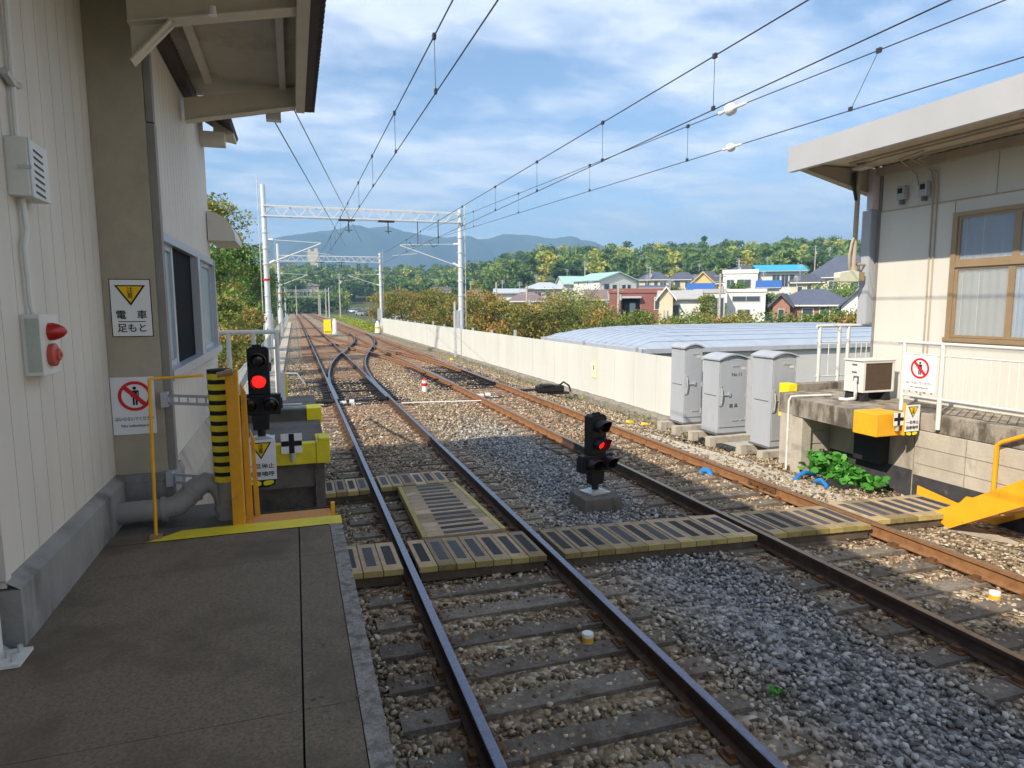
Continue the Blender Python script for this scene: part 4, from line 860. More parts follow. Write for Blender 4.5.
def wireset(label,M0,M1,C0,C1,drops,y0=-4,insul=None,rm=.0095,rc=.008,far=None,dropx=None):
    t=thing('overhead_wires',label,'overhead wires',(M0[0],6,5.5))
    m=MB(); P=[ln(M0,M1,y0),M1]+(far[0] if far else []); m.tube(P,rm,6); m.build('messenger_wire',m_wire,t)
    m=MB(); P=[ln(C0,C1,y0),C1]+(far[1] if far else []); m.tube(P,rc,6); m.build('contact_wire',m_wire,t)
    for y in drops:
        a=ln(M0,M1,y); b=ln(C0,C1,y+(.45 if (y<8 and M0[0]>7) else 0)); m=MB(); m.tube([a,b],.0045,5); m.box(a[0]-.02,a[0]+.02,a[1]-.035,a[1]+.035,a[2]-.035,a[2]+.03); m.box(b[0]-.015,b[0]+.015,b[1]-.03,b[1]+.03,b[2]-.01,b[2]+.05); m.build('dropper',m_wire,t)
    for (w,y,s) in (insul or []):
        a,b=(M0,M1) if w=='m' else (C0,C1); c=Vector(ln(a,b,y)); d=(Vector(b)-Vector(a)).normalized(); m=MB()
        m.tube([c+d*k*s for k in (-.2,-.16,-.1,-.04,.03,.08,.12,.16)],[.01*s,.022*s,.03*s,.085*s,.09*s,.05*s,.02*s,.02*s],14); 
        m.tube([c-d*.2*s,c-d*.36*s],[.028*s,.018*s],8); m.tube([c+d*.16*s,c+d*.26*s],[.02*s,.03*s],8); m.build('insulator',m_insul,t,smooth=True)
    return t
wireset('pair of overhead wires above the left track',(1.76,7.36,5.86),(1.9,39,6.1),(1.76,5.66,5.18),(1.9,39,5.45),[8.4,11.9,15.5,19,23,27,31,35],far=([(1.6,78,6.1),(1.7,250,6.1)],[(1.6,78,5.4),(1.7,250,5.3)]))
wireset('pair of overhead wires above the right track',(5.74,6.58,6.05),(5.7,39,6.0),(5.74,4.78,5.31),(5.7,39,5.40),[8.35,11.9,15.5,19,23,27,31,35],far=([(5.8,78,6.1),(5.7,250,6.1)],[(5.8,78,5.4),(5.7,250,5.3)]))
wireset('slack pair of overhead wires with white insulators right of the right track',(8.0,5.96,6.09),(7.6,39,7.0),(8.0,5.69,5.37),(7.6,39,6.35),[7.7,12.4,17.1,23,29],insul=[('m',11.0,1.3),('c',10.95,.9)],rm=.008,rc=.008)
wireset('crossing pair of overhead wires coming from under the left canopy',(.05,9.0,4.78+.35),(4.5,46,6.8),(-.12,8.6,4.75),(3.4,46,6.6),[],y0=7.9,rm=.008,rc=.008)
m=MB(); m.box(-.2,-.05,7.66,7.78,4.55,4.72); tag(m.build('wire_anchor',m_galv),'small anchor under the end beam of the left canopy where two wires start','anchor')
# ------------------------------------------------------------ right platform
m=MB(); T=1.05
m.prism([(7.68,7.08),(13,7.08),(13,8.86),(7.78,8.86)],'z',.76,T,0)                     # overhanging slab
m.box(8.1,13,8.86,9.55,.7,T,0)
m.box(8.42,13,-8,7.075,.80,T+.0,0)
m.box(8.40,8.419,-8,7.07,-.5,.795,1)
m.box(7.79,7.98,8.62,8.855,-.5,.758,1); m.box(7.98,13,8.68,8.85,-.5,.757,1)
m.box(8.42,8.6,7.1,8.68,-.5,.757,1)
m.box(8.1,13,9.2,9.5,-.6,.698,1)
m.box(7.99,8.4,8.655,8.678,-.5,.16,2); m.box(8.385,8.399,-8,7.06,-.5,.15,2); m.box(8.40,8.419,7.1,8.65,-.5,.2,2)
struct(m.build('right_platform',[m_conc,m_concl,m_tar],bevel=.006))
# scored joints in the light wall
m=MB()
for z in (.32,.56): m.box(8.393,8.399,-8,7.05,z,z+.005)
for y in (6.3,5.4,4.6,3.6): m.box(8.392,8.398,y,y+.005,.15,.79)
for z in (.3,.5): m.box(7.91,8.4,8.67,8.6785,z,z+.006)
struct(m.build('right_platform_joints',m_concl2))
t=thing('kerb_beam','weathered concrete kerb at the back of the right platform with bright yellow painted end','kerb',(9,9.6,1)); 
m=MB(); m.box(8.48,11,9.56,9.76,.62,1.17); m.build('beam',m_conc,t,bevel=.006); m=MB(); m.box(8.29,8.478,9.54,9.78,.58,1.18); m.build('yellow_end',m_yellow2,t,bevel=.006)
m=MB(); m.box(7.655,8.14,7.055,7.47,.735,1.062); tag(m.build('orange_corner_guard',m_orange,bevel=.012),'orange yellow painted corner block on the edge of the right platform','corner guard')
t=thing('white_pipe','thin white pipe running down the corner of the right platform from the condenser','pipe',(7.66,8.84,0)); m=MB(); m.tube([(7.75,8.9,-.35),(7.75,8.9,1.0),(7.77,8.88,1.07),(7.9,8.87,1.075),(8.5,8.78,1.075)],.018,8); m.build('pipe',m_white,t,smooth=True)
m=MB(); m.box(7.74,7.77,8.87,8.93,.5,.52); m.build('clip',m_white,t)
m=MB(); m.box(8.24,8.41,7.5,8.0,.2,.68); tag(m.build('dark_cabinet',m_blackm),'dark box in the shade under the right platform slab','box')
cross_board(7.985,.985,.18,7.0,'white square with black cross on the orange corner of the right platform')
stop_sign(8.07,8.33,1.18,6.97,'white sign with yellow triangle and stop wording on the right platform edge')
t=thing('sign_post','orange post carrying the stop sign on the right platform','post',(8.09,6.99,.9)); m=MB(); m.box(8.07,8.10,6.978,7.01,.75,1.2); m.build('post',m_orange,t)
# railing with sign
t=thing('platform_railing','white railing with thin bars along the edge of the right platform','railing',(8.4,6,1.05))
RXX=8.38; ys_=[7.32,6.72,4.9,3.0,1.0]
for i,y in enumerate(ys_):
    m=MB(); m.tube([(RXX,y,.86 if i else 1.05),(RXX,y,2.03)],.032 if i else .028,10)
    m.build('post',m_white,t,smooth=True)
m=MB(); m.tube([(RXX,7.42,2.04),(RXX,.5,2.04)],.024,10); m.build('top_rail',m_white,t,smooth=True)
m=MB(); m.tube([(RXX,7.32,1.88),(RXX,.5,1.88)],.012,8); m.build('upper_rail',m_white,t); m=MB(); m.tube([(RXX,7.32,1.28),(RXX,.5,1.28)],.018,8); m.build('lower_rail',m_white,t)
y=7.2
while y>1.0:
    if min(abs(y-q) for q in ys_)>.05:
        m=MB(); m.tube([(RXX,y,1.28),(RXX,y,1.88)],.010,6); m.build('bar',m_white,t)
    y-=.115
t=thing('no_admittance_sign','white no admittance sign with red ring fixed to the railing of the right platform','sign',(8.36,7,1.6))
# faces the camera side: a board set across the railing corner
yb=7.25
a0=Vector((8.33,7.29)); a1=Vector((8.335,6.76))
sg=thing('tmp','tmp x','tmp')
for o in (): pass
bpy.data.objects.remove(sg)
t.location=(0,0,0)
board(t,-.25,.25,-.27,.24,0); no_adm(t,0,0,.055,.145); place_text('はいらないでください',.045,(0,-.008,-.155),t,m_ink,w=.40); place_text('No admittance',.038,(0,-.008,-.215),t,m_ink,w=.28)
t.location=(8.345,7.02,1.63); t.rotation_euler=(0,0,R(-90))
# yellow stairs
t=thing('yellow_stairs','orange yellow steel stairs with side plates going up to the right platform','stairs',(8,5.5,0))
m=MB(); m.prism([(6.09,-.05),(5.83,-.17),(3.2,1.48),(3.2,1.84)],'x',7.56,7.585); m.build('outer_side_plate',m_orange,t)
m=MB(); m.prism([(6.92,-.2),(6.92,.02),(6.3,-.07),(6.2,.06),(5.9,.08),(5.75,.22),(3.2,1.75),(3.2,1.4),(5.8,-.2)],'x',8.32,8.345); m.build('inner_side_plate',m_orange,t)
for i in range(6):
    z=.02+i*.19; y=5.85-i*.36; m=MB(); m.box(7.59,8.31,y-.28,y,z-.03,z); m.build('tread',m_otread,t)
m=MB(); m.tube([(8.33,5.86,.15),(8.33,5.86,.82),(8.33,5.80,.87),(8.33,3.4,2.05)],.028,10); m.build('handrail',m_orange,t,smooth=True)
m=MB(); m.prism([(7.3,5.2),(7.95,5.2),(8.0,5.9),(7.35,5.98)],'z',-.22,-.19); tag(m.build('concrete_pad',m_concl),'thin broken concrete slab at the foot of the yellow stairs','slab')
# condenser
t=thing('air_conditioner','white air conditioner condenser with brown fin side standing on the right platform','air conditioner',(8.8,8.3,1.1))
m=MB(); m.box(8.48,9.12,8.12,8.16,1.19,1.22,0); m.box(8.48,9.12,8.12,8.16,1.655,1.69,0); m.box(8.48,8.53,8.12,8.16,1.22,1.655,0); m.box(9.08,9.12,8.12,8.16,1.22,1.655,0); m.box(8.48,9.12,8.165,8.5,1.19,1.69,0); m.box(8.46,9.14,8.11,8.51,1.69,1.71,0); m.build('casing',m_white,t,bevel=.004)
m=MB(); m.box(8.53,9.08,8.14,8.163,1.22,1.655)
for k in range(34): m.box(8.535+k*.016,8.539+k*.016,8.128,8.139,1.225,1.65)
m.build('fin_panel',m_acg,t)
m=MB()
for z in (1.62,1.5): m.box(8.470,8.4795,8.25,8.34,z,z+.02)
m.build('side_slots',m_cabd,t); m=MB(); m.box(8.465,8.479,8.2,8.3,1.33,1.45); m.build('pipe_cover',m_cabd,t)
for x in (8.56,9.0):
    m=MB(); m.prism([(x-.06,1.05),(x+.06,1.05),(x+.035,1.19),(x-.035,1.19)],'y',8.12,8.5); m.build('foot',m_blackm,t)
m=MB(); m.tube([(8.47,8.25,1.40),(8.40,8.2,1.36),(8.38,8.16,1.2),(8.42,8.2,1.1),(8.36,8.3,1.07),(8.3,8.4,1.07)],.026,8); m.build('hose',m_white,t,smooth=True)
# fence at the back
t=thing('end_fence','white pipe fence at the far end of the right platform','fence',(10,10.3,1.05))
for x in (9.58,10.05,10.27,10.9,11.4):
    m=MB(); m.tube([(x,10.25,.6),(x,10.25,2.15)],.035,10); m.build('post',m_white,t,smooth=True)
for z,r in ((2.17,.032),(1.86,.012),(1.2,.012)):
    m=MB(); m.tube([(9.5,10.25,z),(11.6,10.25,z)],r,8); m.build('rail',m_white,t,smooth=True)
for k in range(9):
    x=9.81 if k==0 else 10.35+k*.13; m=MB(); m.tube([(x,10.25,1.2),(x,10.25,1.86)],.009,6); m.build('bar',m_white,t)
# plants, hoses, rubble
def leaf_blob(name,c,rad,n,size,mt,parent=None,rnd0=0,flat=1.,drop=None,seed=1,round_=False):
    g=np.random.default_rng(seed); C=[];r=[]
    c=np.array(c); 
    p=g.normal(size=(n,3)); p/=np.linalg.norm(p,axis=1)[:,None]; rr=g.uniform(.55,1,n)**.6; p=p*rr[:,None]*np.array(rad)+c
    return leaves(name,p,size,mt,parent,g,flat,round_)
def leaves(name,p,size,mt,parent,g,flat=1.,round_=False,tint=None,obj=True):
    n=len(p); a=g.normal(size=(n,3)); a[:,2]*=1/flat if flat else 1; a[:,2]+= .5; a/=np.linalg.norm(a,axis=1)[:,None]
    b=np.cross(a,g.normal(size=(n,3))); b/=np.linalg.norm(b,axis=1)[:,None]; c=np.cross(a,b)
    s=(size*g.uniform(.6,1.3,n))[:,None]
    if round_:
        k=8; vs=np.stack([p+s*(b*math.cos(t)+c*math.sin(t)*.85)+a*s*.15*math.cos(2*t) for t in [2*math.pi*i/k for i in range(k)]],1); 
    else:
        k=4; bend=a*s*.25; vs=np.stack([p-b*s,p+c*s*.55+bend,p+b*s,p-c*s*.55+bend],1)
    f=np.arange(n*k).reshape(n,k); t_=tint if tint is not None else g.uniform(0,1,n)
    if not obj: return vs.reshape(-1,3),f,t_
    o_=Vector((0,0,0)); q=parent
    while q is not None: o_+=q.location; q=q.parent
    vs=vs.reshape(-1,3)-np.array(o_)
    return npmesh(name,vs,f,mt,parent,attr=np.clip(t_,0,1))
t=thing('leafy_plant','bright green leafy plant growing under the right platform slab','plant',(8.0,7.9,-.2))
g=np.random.default_rng(3); n=300
P=np.concatenate([np.stack([g.normal(8.0,.12,n//2),g.normal(8.28,.2,n//2),-.15+.36*g.uniform(0,1,n//2)**.6],-1),np.stack([g.normal(8.0,.1,n//2),g.normal(7.72,.22,n//2),-.2+.26*g.uniform(0,1,n//2)**.6],-1)])
leaves('leaves',P,.062,lf_bright,t,g,.6,True)
m=MB()
for k in range(14): p=P[k*7]; m.tube([(8.0+g.uniform(-.1,.1),8+g.uniform(-.3,.3),-.28),tuple(p)],.006,5)
m.build('stems',lf_green,t)
t=thing('blue_hose','blue hose looping over the ballast in front of the right platform','hose',(7.6,8.2,-.2)); m=MB(); m.tube([(7.42,8.35,-.22),(7.48,8.3,-.1),(7.6,8.3,-.06),(7.75,8.35,-.1),(7.95,8.4,-.2)],.035,10); m.build('hose',m_hose,t,smooth=True)
t=thing('blue_hose','short blue hose end beside the black sheet near the right track','hose',(7.6,7.8,-.2)); m=MB(); m.tube([(7.5,7.98,-.12),(7.56,7.92,-.08),(7.55,7.8,-.14),(7.48,7.68,-.26)],.035,10); m.build('hose',m_hose,t,smooth=True)
t=thing('blue_hose','small blue hose stub between the rails of the right track','hose',(6.3,9.1,-.2)); m=MB(); m.tube([(6.28,9.2,-.2),(6.32,9.17,-.13),(6.36,9.08,-.12),(6.36,9.0,-.2)],.05,10); m.build('hose',m_hose,t,smooth=True)
m=MB(); m.prism([(7.6,-.26),(7.66,-.16),(7.8,-.1),(8.0,-.12),(8.12,-.24)],'y',7.6,8.02); tag(m.build('black_sheet',m_sheet,bevel=.02),'crumpled black plastic sheet on the stones under the green plant','sheet')
m=MB()
for k in range(26):
    x=g.uniform(7.35,8.1);y=g.uniform(7.1,8.6);s=g.uniform(.05,.12); m.add([(x+s*a*g.uniform(.7,1.2),y+s*b*g.uniform(.7,1.2),-.24+s*.6*c*g.uniform(.6,1.1)) for a,b,c in ((-1,-1,0),(1,-1,0),(1,1,0),(-1,1,0),(-.6,-.5,1),(.7,-.6,1),(.5,.6,1),(-.5,.6,1))],[(0,1,2,3),(4,7,6,5),(0,4,5,1),(1,5,6,2),(2,6,7,3),(3,7,4,0)])
tag(m.build('rubble',m_concl),'loose pale rubble in front of the right platform wall','rubble',kind='stuff')
m=MB(); m.prism([(7.05,6.7),(7.5,6.7),(7.62,8.9),(7.0,14)],'z',-.30,-.175); struct(m.build('concrete_strip',m_concl))
g2=np.random.default_rng(9); P=np.stack([g2.normal(3.15,.035,40),g2.normal(3.62,.03,40),-.17+.05*g2.uniform(0,1,40)],-1)
o=leaves('small_weed',P,.02,lf_bright,None,g2); tag(o,'tiny green weed in the grey ballast near the bottom of the picture','weed')
# ------------------------------------------------------------ right building
B=thing('station_building','cream station building with bronze window and wide flat canopy on the right','building',(12,4,1.05))
m=MB(); m.box(9.41,17,-8,8.80,1.0,5.05); m.build('building_body',m_siding_r,B)
m=MB()
for a,b,c,d in ((-8,3.4,T,4.1),(3.41,5.95,T,4.1),(7.5,8.82,T,4.1),(5.96,7.49,T,2.02),(5.96,7.49,3.92,4.1)): m.box(9.385,9.408,a+.003,b-.003,c,d)
m.build('wall_boards',m_siding_r,B)
m=MB(); m.box(9.395,9.408,-8,6.9,4.12,5.03); m.box(9.395,9.408,6.91,8.81,4.12,5.03); m.build('upper_boards',m_siding_r,B); m=MB(); m.box(9.37,9.409,-8,8.83,4.10,4.118); m.build('drip_strip',m_soffr,B)
m=MB(); m.box(9.38,9.43,8.825,8.87,1.05,4.82); m.build('corner_strip',m_trim,B)
F=MB(); F.box(9.34,9.45,7.41,7.49,2.04,3.92); F.box(9.34,9.45,5.96,6.03,2.04,3.92); F.box(9.34,9.45,6.03,7.41,3.86,3.92); F.box(9.32,9.45,5.94,7.51,2.02,2.085); F.box(9.335,9.45,6.03,7.41,3.12,3.20); wf=F.build('window_frame',m_bronze,B)
for (a,b,c,d,mt) in ((6.55,7.41,3.2,3.86,m_curtain),(6.03,6.55,3.2,3.86,m_curtain),(6.58,7.41,2.09,3.12,m_curtg),(6.03,6.58,2.09,3.12,m_curtain)):
    m=MB(); n=44; vs=[]
    for k in range(n+1):
        y=a+.02+(b-a-.04)*k/n; x=9.402-.007*math.sin(k*.9)-.003*math.sin(k*2.3+1)
        vs+=[(x,y,c+.02),(x,y,d-.0)]
    m.add(vs,[(2*k,2*k+1,2*k+3,2*k+2) for k in range(n)]); m.build('curtain',mt,wf,smooth=True)
    m=MB(); m.box(9.36,9.385,a,a+.045,c,d); m.box(9.36,9.385,b-.045,b,c,d); m.box(9.361,9.384,a+.045,b-.045,c,c+.035); m.box(9.361,9.384,a+.045,b-.045,d-.035,d); m.build('sash',m_bronze,wf)
gp=bpy.data.materials.new('clear_pane'); gp.use_nodes=True; nt=gp.node_tree; bs=nt.nodes['Principled BSDF']; bs.inputs['Base Color'].default_value=(.6,.65,.66,1); bs.inputs['Roughness'].default_value=.04; tr=nt.nodes.new('ShaderNodeBsdfTransparent'); mxs=nt.nodes.new('ShaderNodeMixShader'); mxs.inputs[0].default_value=.22
nt.links.new(tr.outputs[0],mxs.inputs[1]); nt.links.new(bs.outputs[0],mxs.inputs[2]); nt.links.new(mxs.outputs[0],nt.nodes['Material Output'].inputs[0])
for (a,b,c,d) in ((6.08,7.36,3.21,3.85),(6.08,6.53,2.1,3.1),(6.63,7.36,2.1,3.1)):
    m=MB(); m.box(9.37,9.374,a,b,c,d); m.build('pane',gp,wf)
# canopy
m=MB(); m.box(7.80,7.815,-8,9.22,4.74,5.13); m.box(7.815,7.9,-8,9.22,4.74,4.752); m.build('fascia',m_fascia,B)
m=MB(); m.box(7.82,17,-8,9.2,5.06,5.11); m.box(7.9,9.4,9.16,9.2,4.80,5.058); m.build('canopy_roof',m_fascia,B)
m=MB(); y=-8
while y<9.1: m.prism([(y,4.84),(y+.07,4.88),(y+.14,4.84),(y+.14,4.85),(y+.07,4.89),(y,4.85)],'x',7.83,9.4); y+=.14
m.build('corrugated_soffit',mat('soffit_corrugated_light',(.62,.54,.42),.6,.1,2,.05),B)
for x in (7.93,): m=MB(); m.box(x-.02,x+.02,-8,9.1,4.80,4.835); m.build('purlin',m_soffr,B)
for y in (9.05,):
    m=MB(); m.prism([(7.9,4.78),(9.39,4.42),(9.39,4.832),(7.9,4.832)],'y',y-.03,y+.03); m.prism([(7.9,4.765),(9.39,4.405),(9.39,4.419),(7.9,4.779)],'y',y-.07,y+.07); m.build('cantilever_bracket',m_soffr,B)
m=MB(); m.box(9.3,9.39,-8,8.95,4.7,4.83); m.build('wall_plate',m_soffr,B)
m=MB(); m.bar((7.83,5.6,4.80),(9.3,5.9,4.79),.04,.06); m.build('tie_bar',m_soffr,B)
for i,(dx,dz) in enumerate(((0,0),(.08,.0))):
    m=MB(); m.tube([(8.72+dx,-6,4.74),(8.72+dx,7.5-i*.1,4.74),(8.8+dx,7.8-i*.05,4.72),(9.2,7.9-i*.05,4.68),(9.35,7.9-i*.06,4.6),(9.37,7.87-i*.07,4.4),(9.37,7.85-i*.07,1.1+i*.1)],.012,7); m.build('conduit',m_soffr,B,smooth=True)
m=MB(); m.tube([(8.7,7.5,4.78),(8.8,8.0,4.76),(9.2,8.2,4.72),(9.34,8.15,4.6),(9.34,8.1,4.42)],.012,7)
m.tube([(8.45,-6,4.80),(8.45,8.6,4.80)],.02,7); m.tube([(8.62,-6,4.80),(8.62,8.2,4.80),(8.7,8.6,4.78)],.014,7); m.build('conduit',m_soffr,B,smooth=True)
for y in (8.38,7.98):
    t=thing('meter_box',('left' if y>8.2 else 'right')+' one of two small grey meters under the right canopy','meter',(9.36,y,4.3)); m=MB(); m.box(9.28,9.37,y-.07,y+.07,4.24,4.46); m.build('case',m_cab,t,bevel=.01); m=MB(); m.box(9.30,9.36,y-.03,y+.03,4.17,4.238); m.build('gland',m_cabd,t); m=MB(); m.box(9.27,9.2795,y-.04,y+.04,4.34,4.42); m.build('face',m_ink,t)
m=MB(); m.box(8.75,8.95,8.6,8.85,4.76,4.79); tag(m.build('ceiling_lamp',m_white),'flat pale lamp under the right canopy soffit','lamp')
t=thing('corner_gutter_box','tall grey blue ribbed box at the corner of the right building','gutter box',(9.3,9.1,3)); m=MB(); m.box(9.26,9.44,8.90,9.08,2.25,4.15)
for k in range(6): m.box(9.27+k*.03,9.28+k*.03,8.888,8.8995,2.27,4.13)
m.build('box',m_cab,t); m=MB(); m.box(9.255,9.45,8.88,9.0,4.16,4.82); m.build('upper_section',mat('pale_mauve',(.6,.52,.55),.6,.05),t)
t=thing('hanging_pipe','cream vertical pipe with lamp fitting hanging from the right canopy','pipe',(8.9,8.9,4)); t.location.x=8.9
m=MB(); m.tube([(8.93,8.95,4.8),(8.92,8.95,3.2)],.04,12); m.tube([(8.92,8.95,3.22),(8.92,8.95,3.12)],.07,12); m.build('pipe',m_soffr,t,smooth=True)
m=MB(); m.tube([(8.82,8.95,4.75),(8.84,8.95,4.5),(8.88,8.93,4.3)],.025,8); m.build('upper_cable',m_wire,t,smooth=True)
m=MB(); m.tube([(8.9,8.93,3.75),(8.84,8.93,3.6),(8.80,8.93,3.4),(8.81,8.93,3.22),(8.86,8.95,3.15)],.022,8); m.build('side_pipe',m_soffr,t,smooth=True)
m=MB(); m.prism([(8.57,3.03),(8.6,2.96),(8.99,2.96),(8.99,3.13),(8.85,3.15),(8.58,3.11)],'y',8.88,9.02); m.build('lamp_housing',mat('pale_green_lamp',(.6,.64,.52),.5,.06),t,bevel=.01)
m=MB(); m.tube([(9.0,8.97,3.25),(9.52,8.97,3.27)],.022,8); m.tube([(9.38,8.97,2.6),(9.5,8.97,3.26)] if 0 else [(8.9,8.97,3.25),(9.0,8.97,3.25)],.02,6); m.build('support_arm',m_soffr,t,smooth=True)
m=MB(); m.box(9.0,9.12,8.9,9.0,2.98,3.12); m.tube([(9.0,8.95,3.15),(9.12,8.95,3.17)],.015); m.build('sensor_box',m_bronze,t)
# ------------------------------------------------------------ low shed with blue grey metal roof
t=thing('storage_shed','long low shed with pale blue grey curved metal roof just behind the barrier wall','shed',(16,22,-2.6))
m=MB(); m.box(10.86,26,19.24,28.0,-3.2,1.05); m.build('wall',mat('shed_wall',(.55,.55,.55),.7,.04,2,.02),t)
nx_,ny_=90,40; x0,x1,y0,y1=10.75,26.3,19.15,28.4; vs=[]
for j in range(ny_+1):
    for i in range(nx_+1):
        fx=i/nx_; x=x0+(x1-x0)*fx**1.4; y=y0+(y1-y0)*j/ny_; d=min(x-x0,(y-y0),(y1-y),x1-x); 
        vs.append((x,y,1.12+.66*(1-math.exp(-d/1.5))))
n=nx_+1; m=MB(); m.add(vs,[(j*n+i,j*n+i+1,(j+1)*n+i+1,(j+1)*n+i) for j in range(ny_) for i in range(nx_)])
m_shed=mat('shed_roof_metal',(.33,.39,.47),.5,.08,2,.02,metal=0,col2=(.42,.46,.52),c2=.6,c2s=1.2)
o=m.build('roof',m_shed,t,smooth=True); sm_=o.modifiers.new('thick','SOLIDIFY'); sm_.thickness=.06
m=MB()
for k in range(1,15):
    y=y0+k*.62; P=[]
    for i in range(41):
        x=x0+.02+(x1-x0-.04)*(i/40)**1.4; d=min(x-x0,(y-y0),(y1-y),x1-x); P.append((x,y,1.13+.66*(1-math.exp(-d/1.5))))
    m.tube(P,.022,5)
m.build('roof_seams',m_shed,t)
m=MB(); m.box(10.72,26.3,19.10,19.16,1.0,1.15); m.box(10.68,10.74,19.10,28.4,1.0,1.15); m.build('gutter',m_cab,t)
# ------------------------------------------------------------ houses of the town
m_shgl=glass('house_window',(.05,.07,.09),.15)
HM={}
def hm(k,c,**kw):
    if k not in HM: HM[k]=mat('house_'+k,c,**kw)
    return HM[k]
SLATE=hm('slate_roof',(.095,.11,.155),rough=.6,v=.15,sc=1.5); DKROOF=hm('dark_roof',(.085,.09,.11),rough=.6,v=.2,sc=2); CYAN=hm('cyan_roof',(.03,.36,.62),rough=.45,v=.06,sc=1)
BLUE=hm('blue_roof',(.03,.12,.38),rough=.5,v=.1,sc=1.5); GREENR=hm('pale_green_roof',(.36,.55,.5),rough=.5,v=.06,sc=1); BROWNR=hm('brown_roof',(.22,.16,.16),rough=.7,v=.15,sc=2); LROOF=hm('pale_grey_roof',(.45,.5,.55),rough=.5,v=.08,sc=1)
CREAM=hm('cream_wall',(.62,.55,.4),v=.05,sc=1); WHITEW=hm('white_wall',(.68,.68,.66),v=.03,sc=1); YELW=hm('yellow_wall',(.65,.48,.22),v=.08,sc=1); REDW=hm('dark_red_wall',(.24,.1,.085),v=.12,sc=3); GREYW=hm('grey_wall',(.42,.42,.42),v=.05,sc=1)
brick=mat('house_brick',(.32,.16,.12),.85,.2,3,.1,col2=(.42,.27,.2),c2=.5,c2s=6)
def house(pl,pr,ye,yt,dist,dp,typ,wm,rm,label,wins=(),rot=0,cat='house',base=None,extra=None,over=.5,chim=False):
    pc=(pl+pr)/2; p=at(pc,dist); be=math.atan2(p.x,p.y); depth=dist*math.cos(be-YAW)
    w=(pr-pl)/FPX*depth*math.cos(be-YAW)
    ze=HC+(305-ye)/FPX*depth; zt=HC+(305-yt)/FPX*depth
    gz_=float(terr(np.array(p.x),np.array(p.y)))-.4 if base is None else base; H=ze-gz_; T_=zt-gz_
    t=thing('house',label,cat,(0,0,0),'houses of the town') if cat=='house' else thing('building',label,cat,(0,0,0))
    hw=w/2-over*.5
    m=MB(); m.box(-hw,hw,0,dp,0,H); 
    if typ=='gable_f': m.prism([(-hw,H),(hw,H),(0,T_-.12)],'y',0,dp)
    if typ=='gable_x':
        for s in (-1,1): m.prism([(0,H),(dp,H),(dp/2,T_-.12)],'x',s*hw-(.1 if s>0 else 0),s*hw+(.1 if s<0 else 0))
    m.build('wall',wm,t)
    r=MB(); o=over; th=.22
    if typ=='hip':
        i=min(dp/2+o,hw*.8); P=[(-hw-o,-o,H),(hw+o,-o,H),(hw+o,dp+o,H),(-hw-o,dp+o,H),(-hw-o+i,dp/2,T_),(hw+o-i,dp/2,T_)]
        r.add([(x,y,z) for x,y,z in P]+[(x,y,z-th) for x,y,z in P[:4]],[(0,1,5,4),(1,2,5),(2,3,4,5),(3,0,4),(0,1,7,6),(1,2,8,7),(2,3,9,8),(3,0,6,9),(6,7,8,9)])
    elif typ=='gable_x':
        r.prism([(-o,H-.1),(dp/2,T_),(dp+o,H-.1),(dp+o,H-.1-th),(dp/2,T_-th),(-o,H-.1-th)],'x',-hw-o*.7,hw+o*.7)
    elif typ=='gable_f':
        r.prism([(-hw-o,H-.15),(0,T_),(hw+o,H-.15),(hw+o,H-.15-th),(0,T_-th),(-hw-o,H-.15-th)],'y',-o,dp+o)
    else:
        r.box(-hw-.15,hw+.15,-.15,dp+.15,H,T_)
    rf=r.build('roof',rm,t)
    if typ in('hip','gable_x'):
        a=MB(); a.tube([(-hw*.5,dp/2,T_),(-hw*.5,dp/2,T_+1.6)],.04,5)
        for k in range(4): a.tube([(-hw*.5-.4,dp/2,T_+1.0+k*.16),(-hw*.5+.4,dp/2,T_+1.0+k*.16)],.025,4)
        a.build('antenna',m_galv,rf)
        a=MB(); a.box(-hw-o*.5,hw+o*.5,-o-.14,-o-.02,H-.28,H-.12); a.build('gutter',WHITEW if wm is not WHITEW else GREYW,rf)
    for (a,b,c,d) in wins:
        xa=-hw+2*hw*a; xb=-hw+2*hw*b; za=H*c; zb_=H*d
        f=MB(); f.box(xa-.1,xb+.1,-.07,-.01,za-.1,zb_+.1); fo=f.build('window',WHITEW if wm is not WHITEW else GREYW,t)
        g_=MB(); g_.box(xa,xb,-.10,-.072,za,zb_); g_.build('pane',m_shgl,fo)
        if xb-xa>1.2: g_=MB(); g_.box((xa+xb)/2-.04,(xa+xb)/2+.04,-.12,-.101,za,zb_); g_.build('mullion',m_alum,fo)
    if extra: extra(t,hw,H,T_,dp)
    t.location=(p.x,p.y,gz_); t.rotation_euler=(0,0,-be+R(rot)); return t
def ex_gable(mw,mr,a,b,hh,dy,wins=()):      # a projecting gable front
    def f(t,hw,H,T_,dp):
        xa=-hw+2*hw*a; xb=-hw+2*hw*b; xm=(xa+xb)/2
        m=MB(); m.box(xa,xb,-dy,-.02,0,H); m.prism([(xa,H),(xb,H),(xm,H+hh)],'y',-dy,-.02); m.build('gable_wing',mw,t)
        r=MB(); r.prism([(xa-.5,H-.25),(xm,H+hh+.25),(xb+.5,H-.25),(xb+.5,H-.5),(xm,H+hh),(xa-.5,H-.5)],'y',-dy-.5,2.5); r.build('gable_roof',mr,t)
        for (q,s,c,d) in wins:
            m=MB(); m.box(xa+(xb-xa)*q,xa+(xb-xa)*s,-dy-.06,-dy-.01,H*c,H*d); w_=m.build('window',GREYW,t); m=MB(); m.box(xa+(xb-xa)*q+.1,xa+(xb-xa)*s-.1,-dy-.09,-dy-.062,H*c+.1,H*d-.1); m.build('pane',m_shgl,w_)
    return f
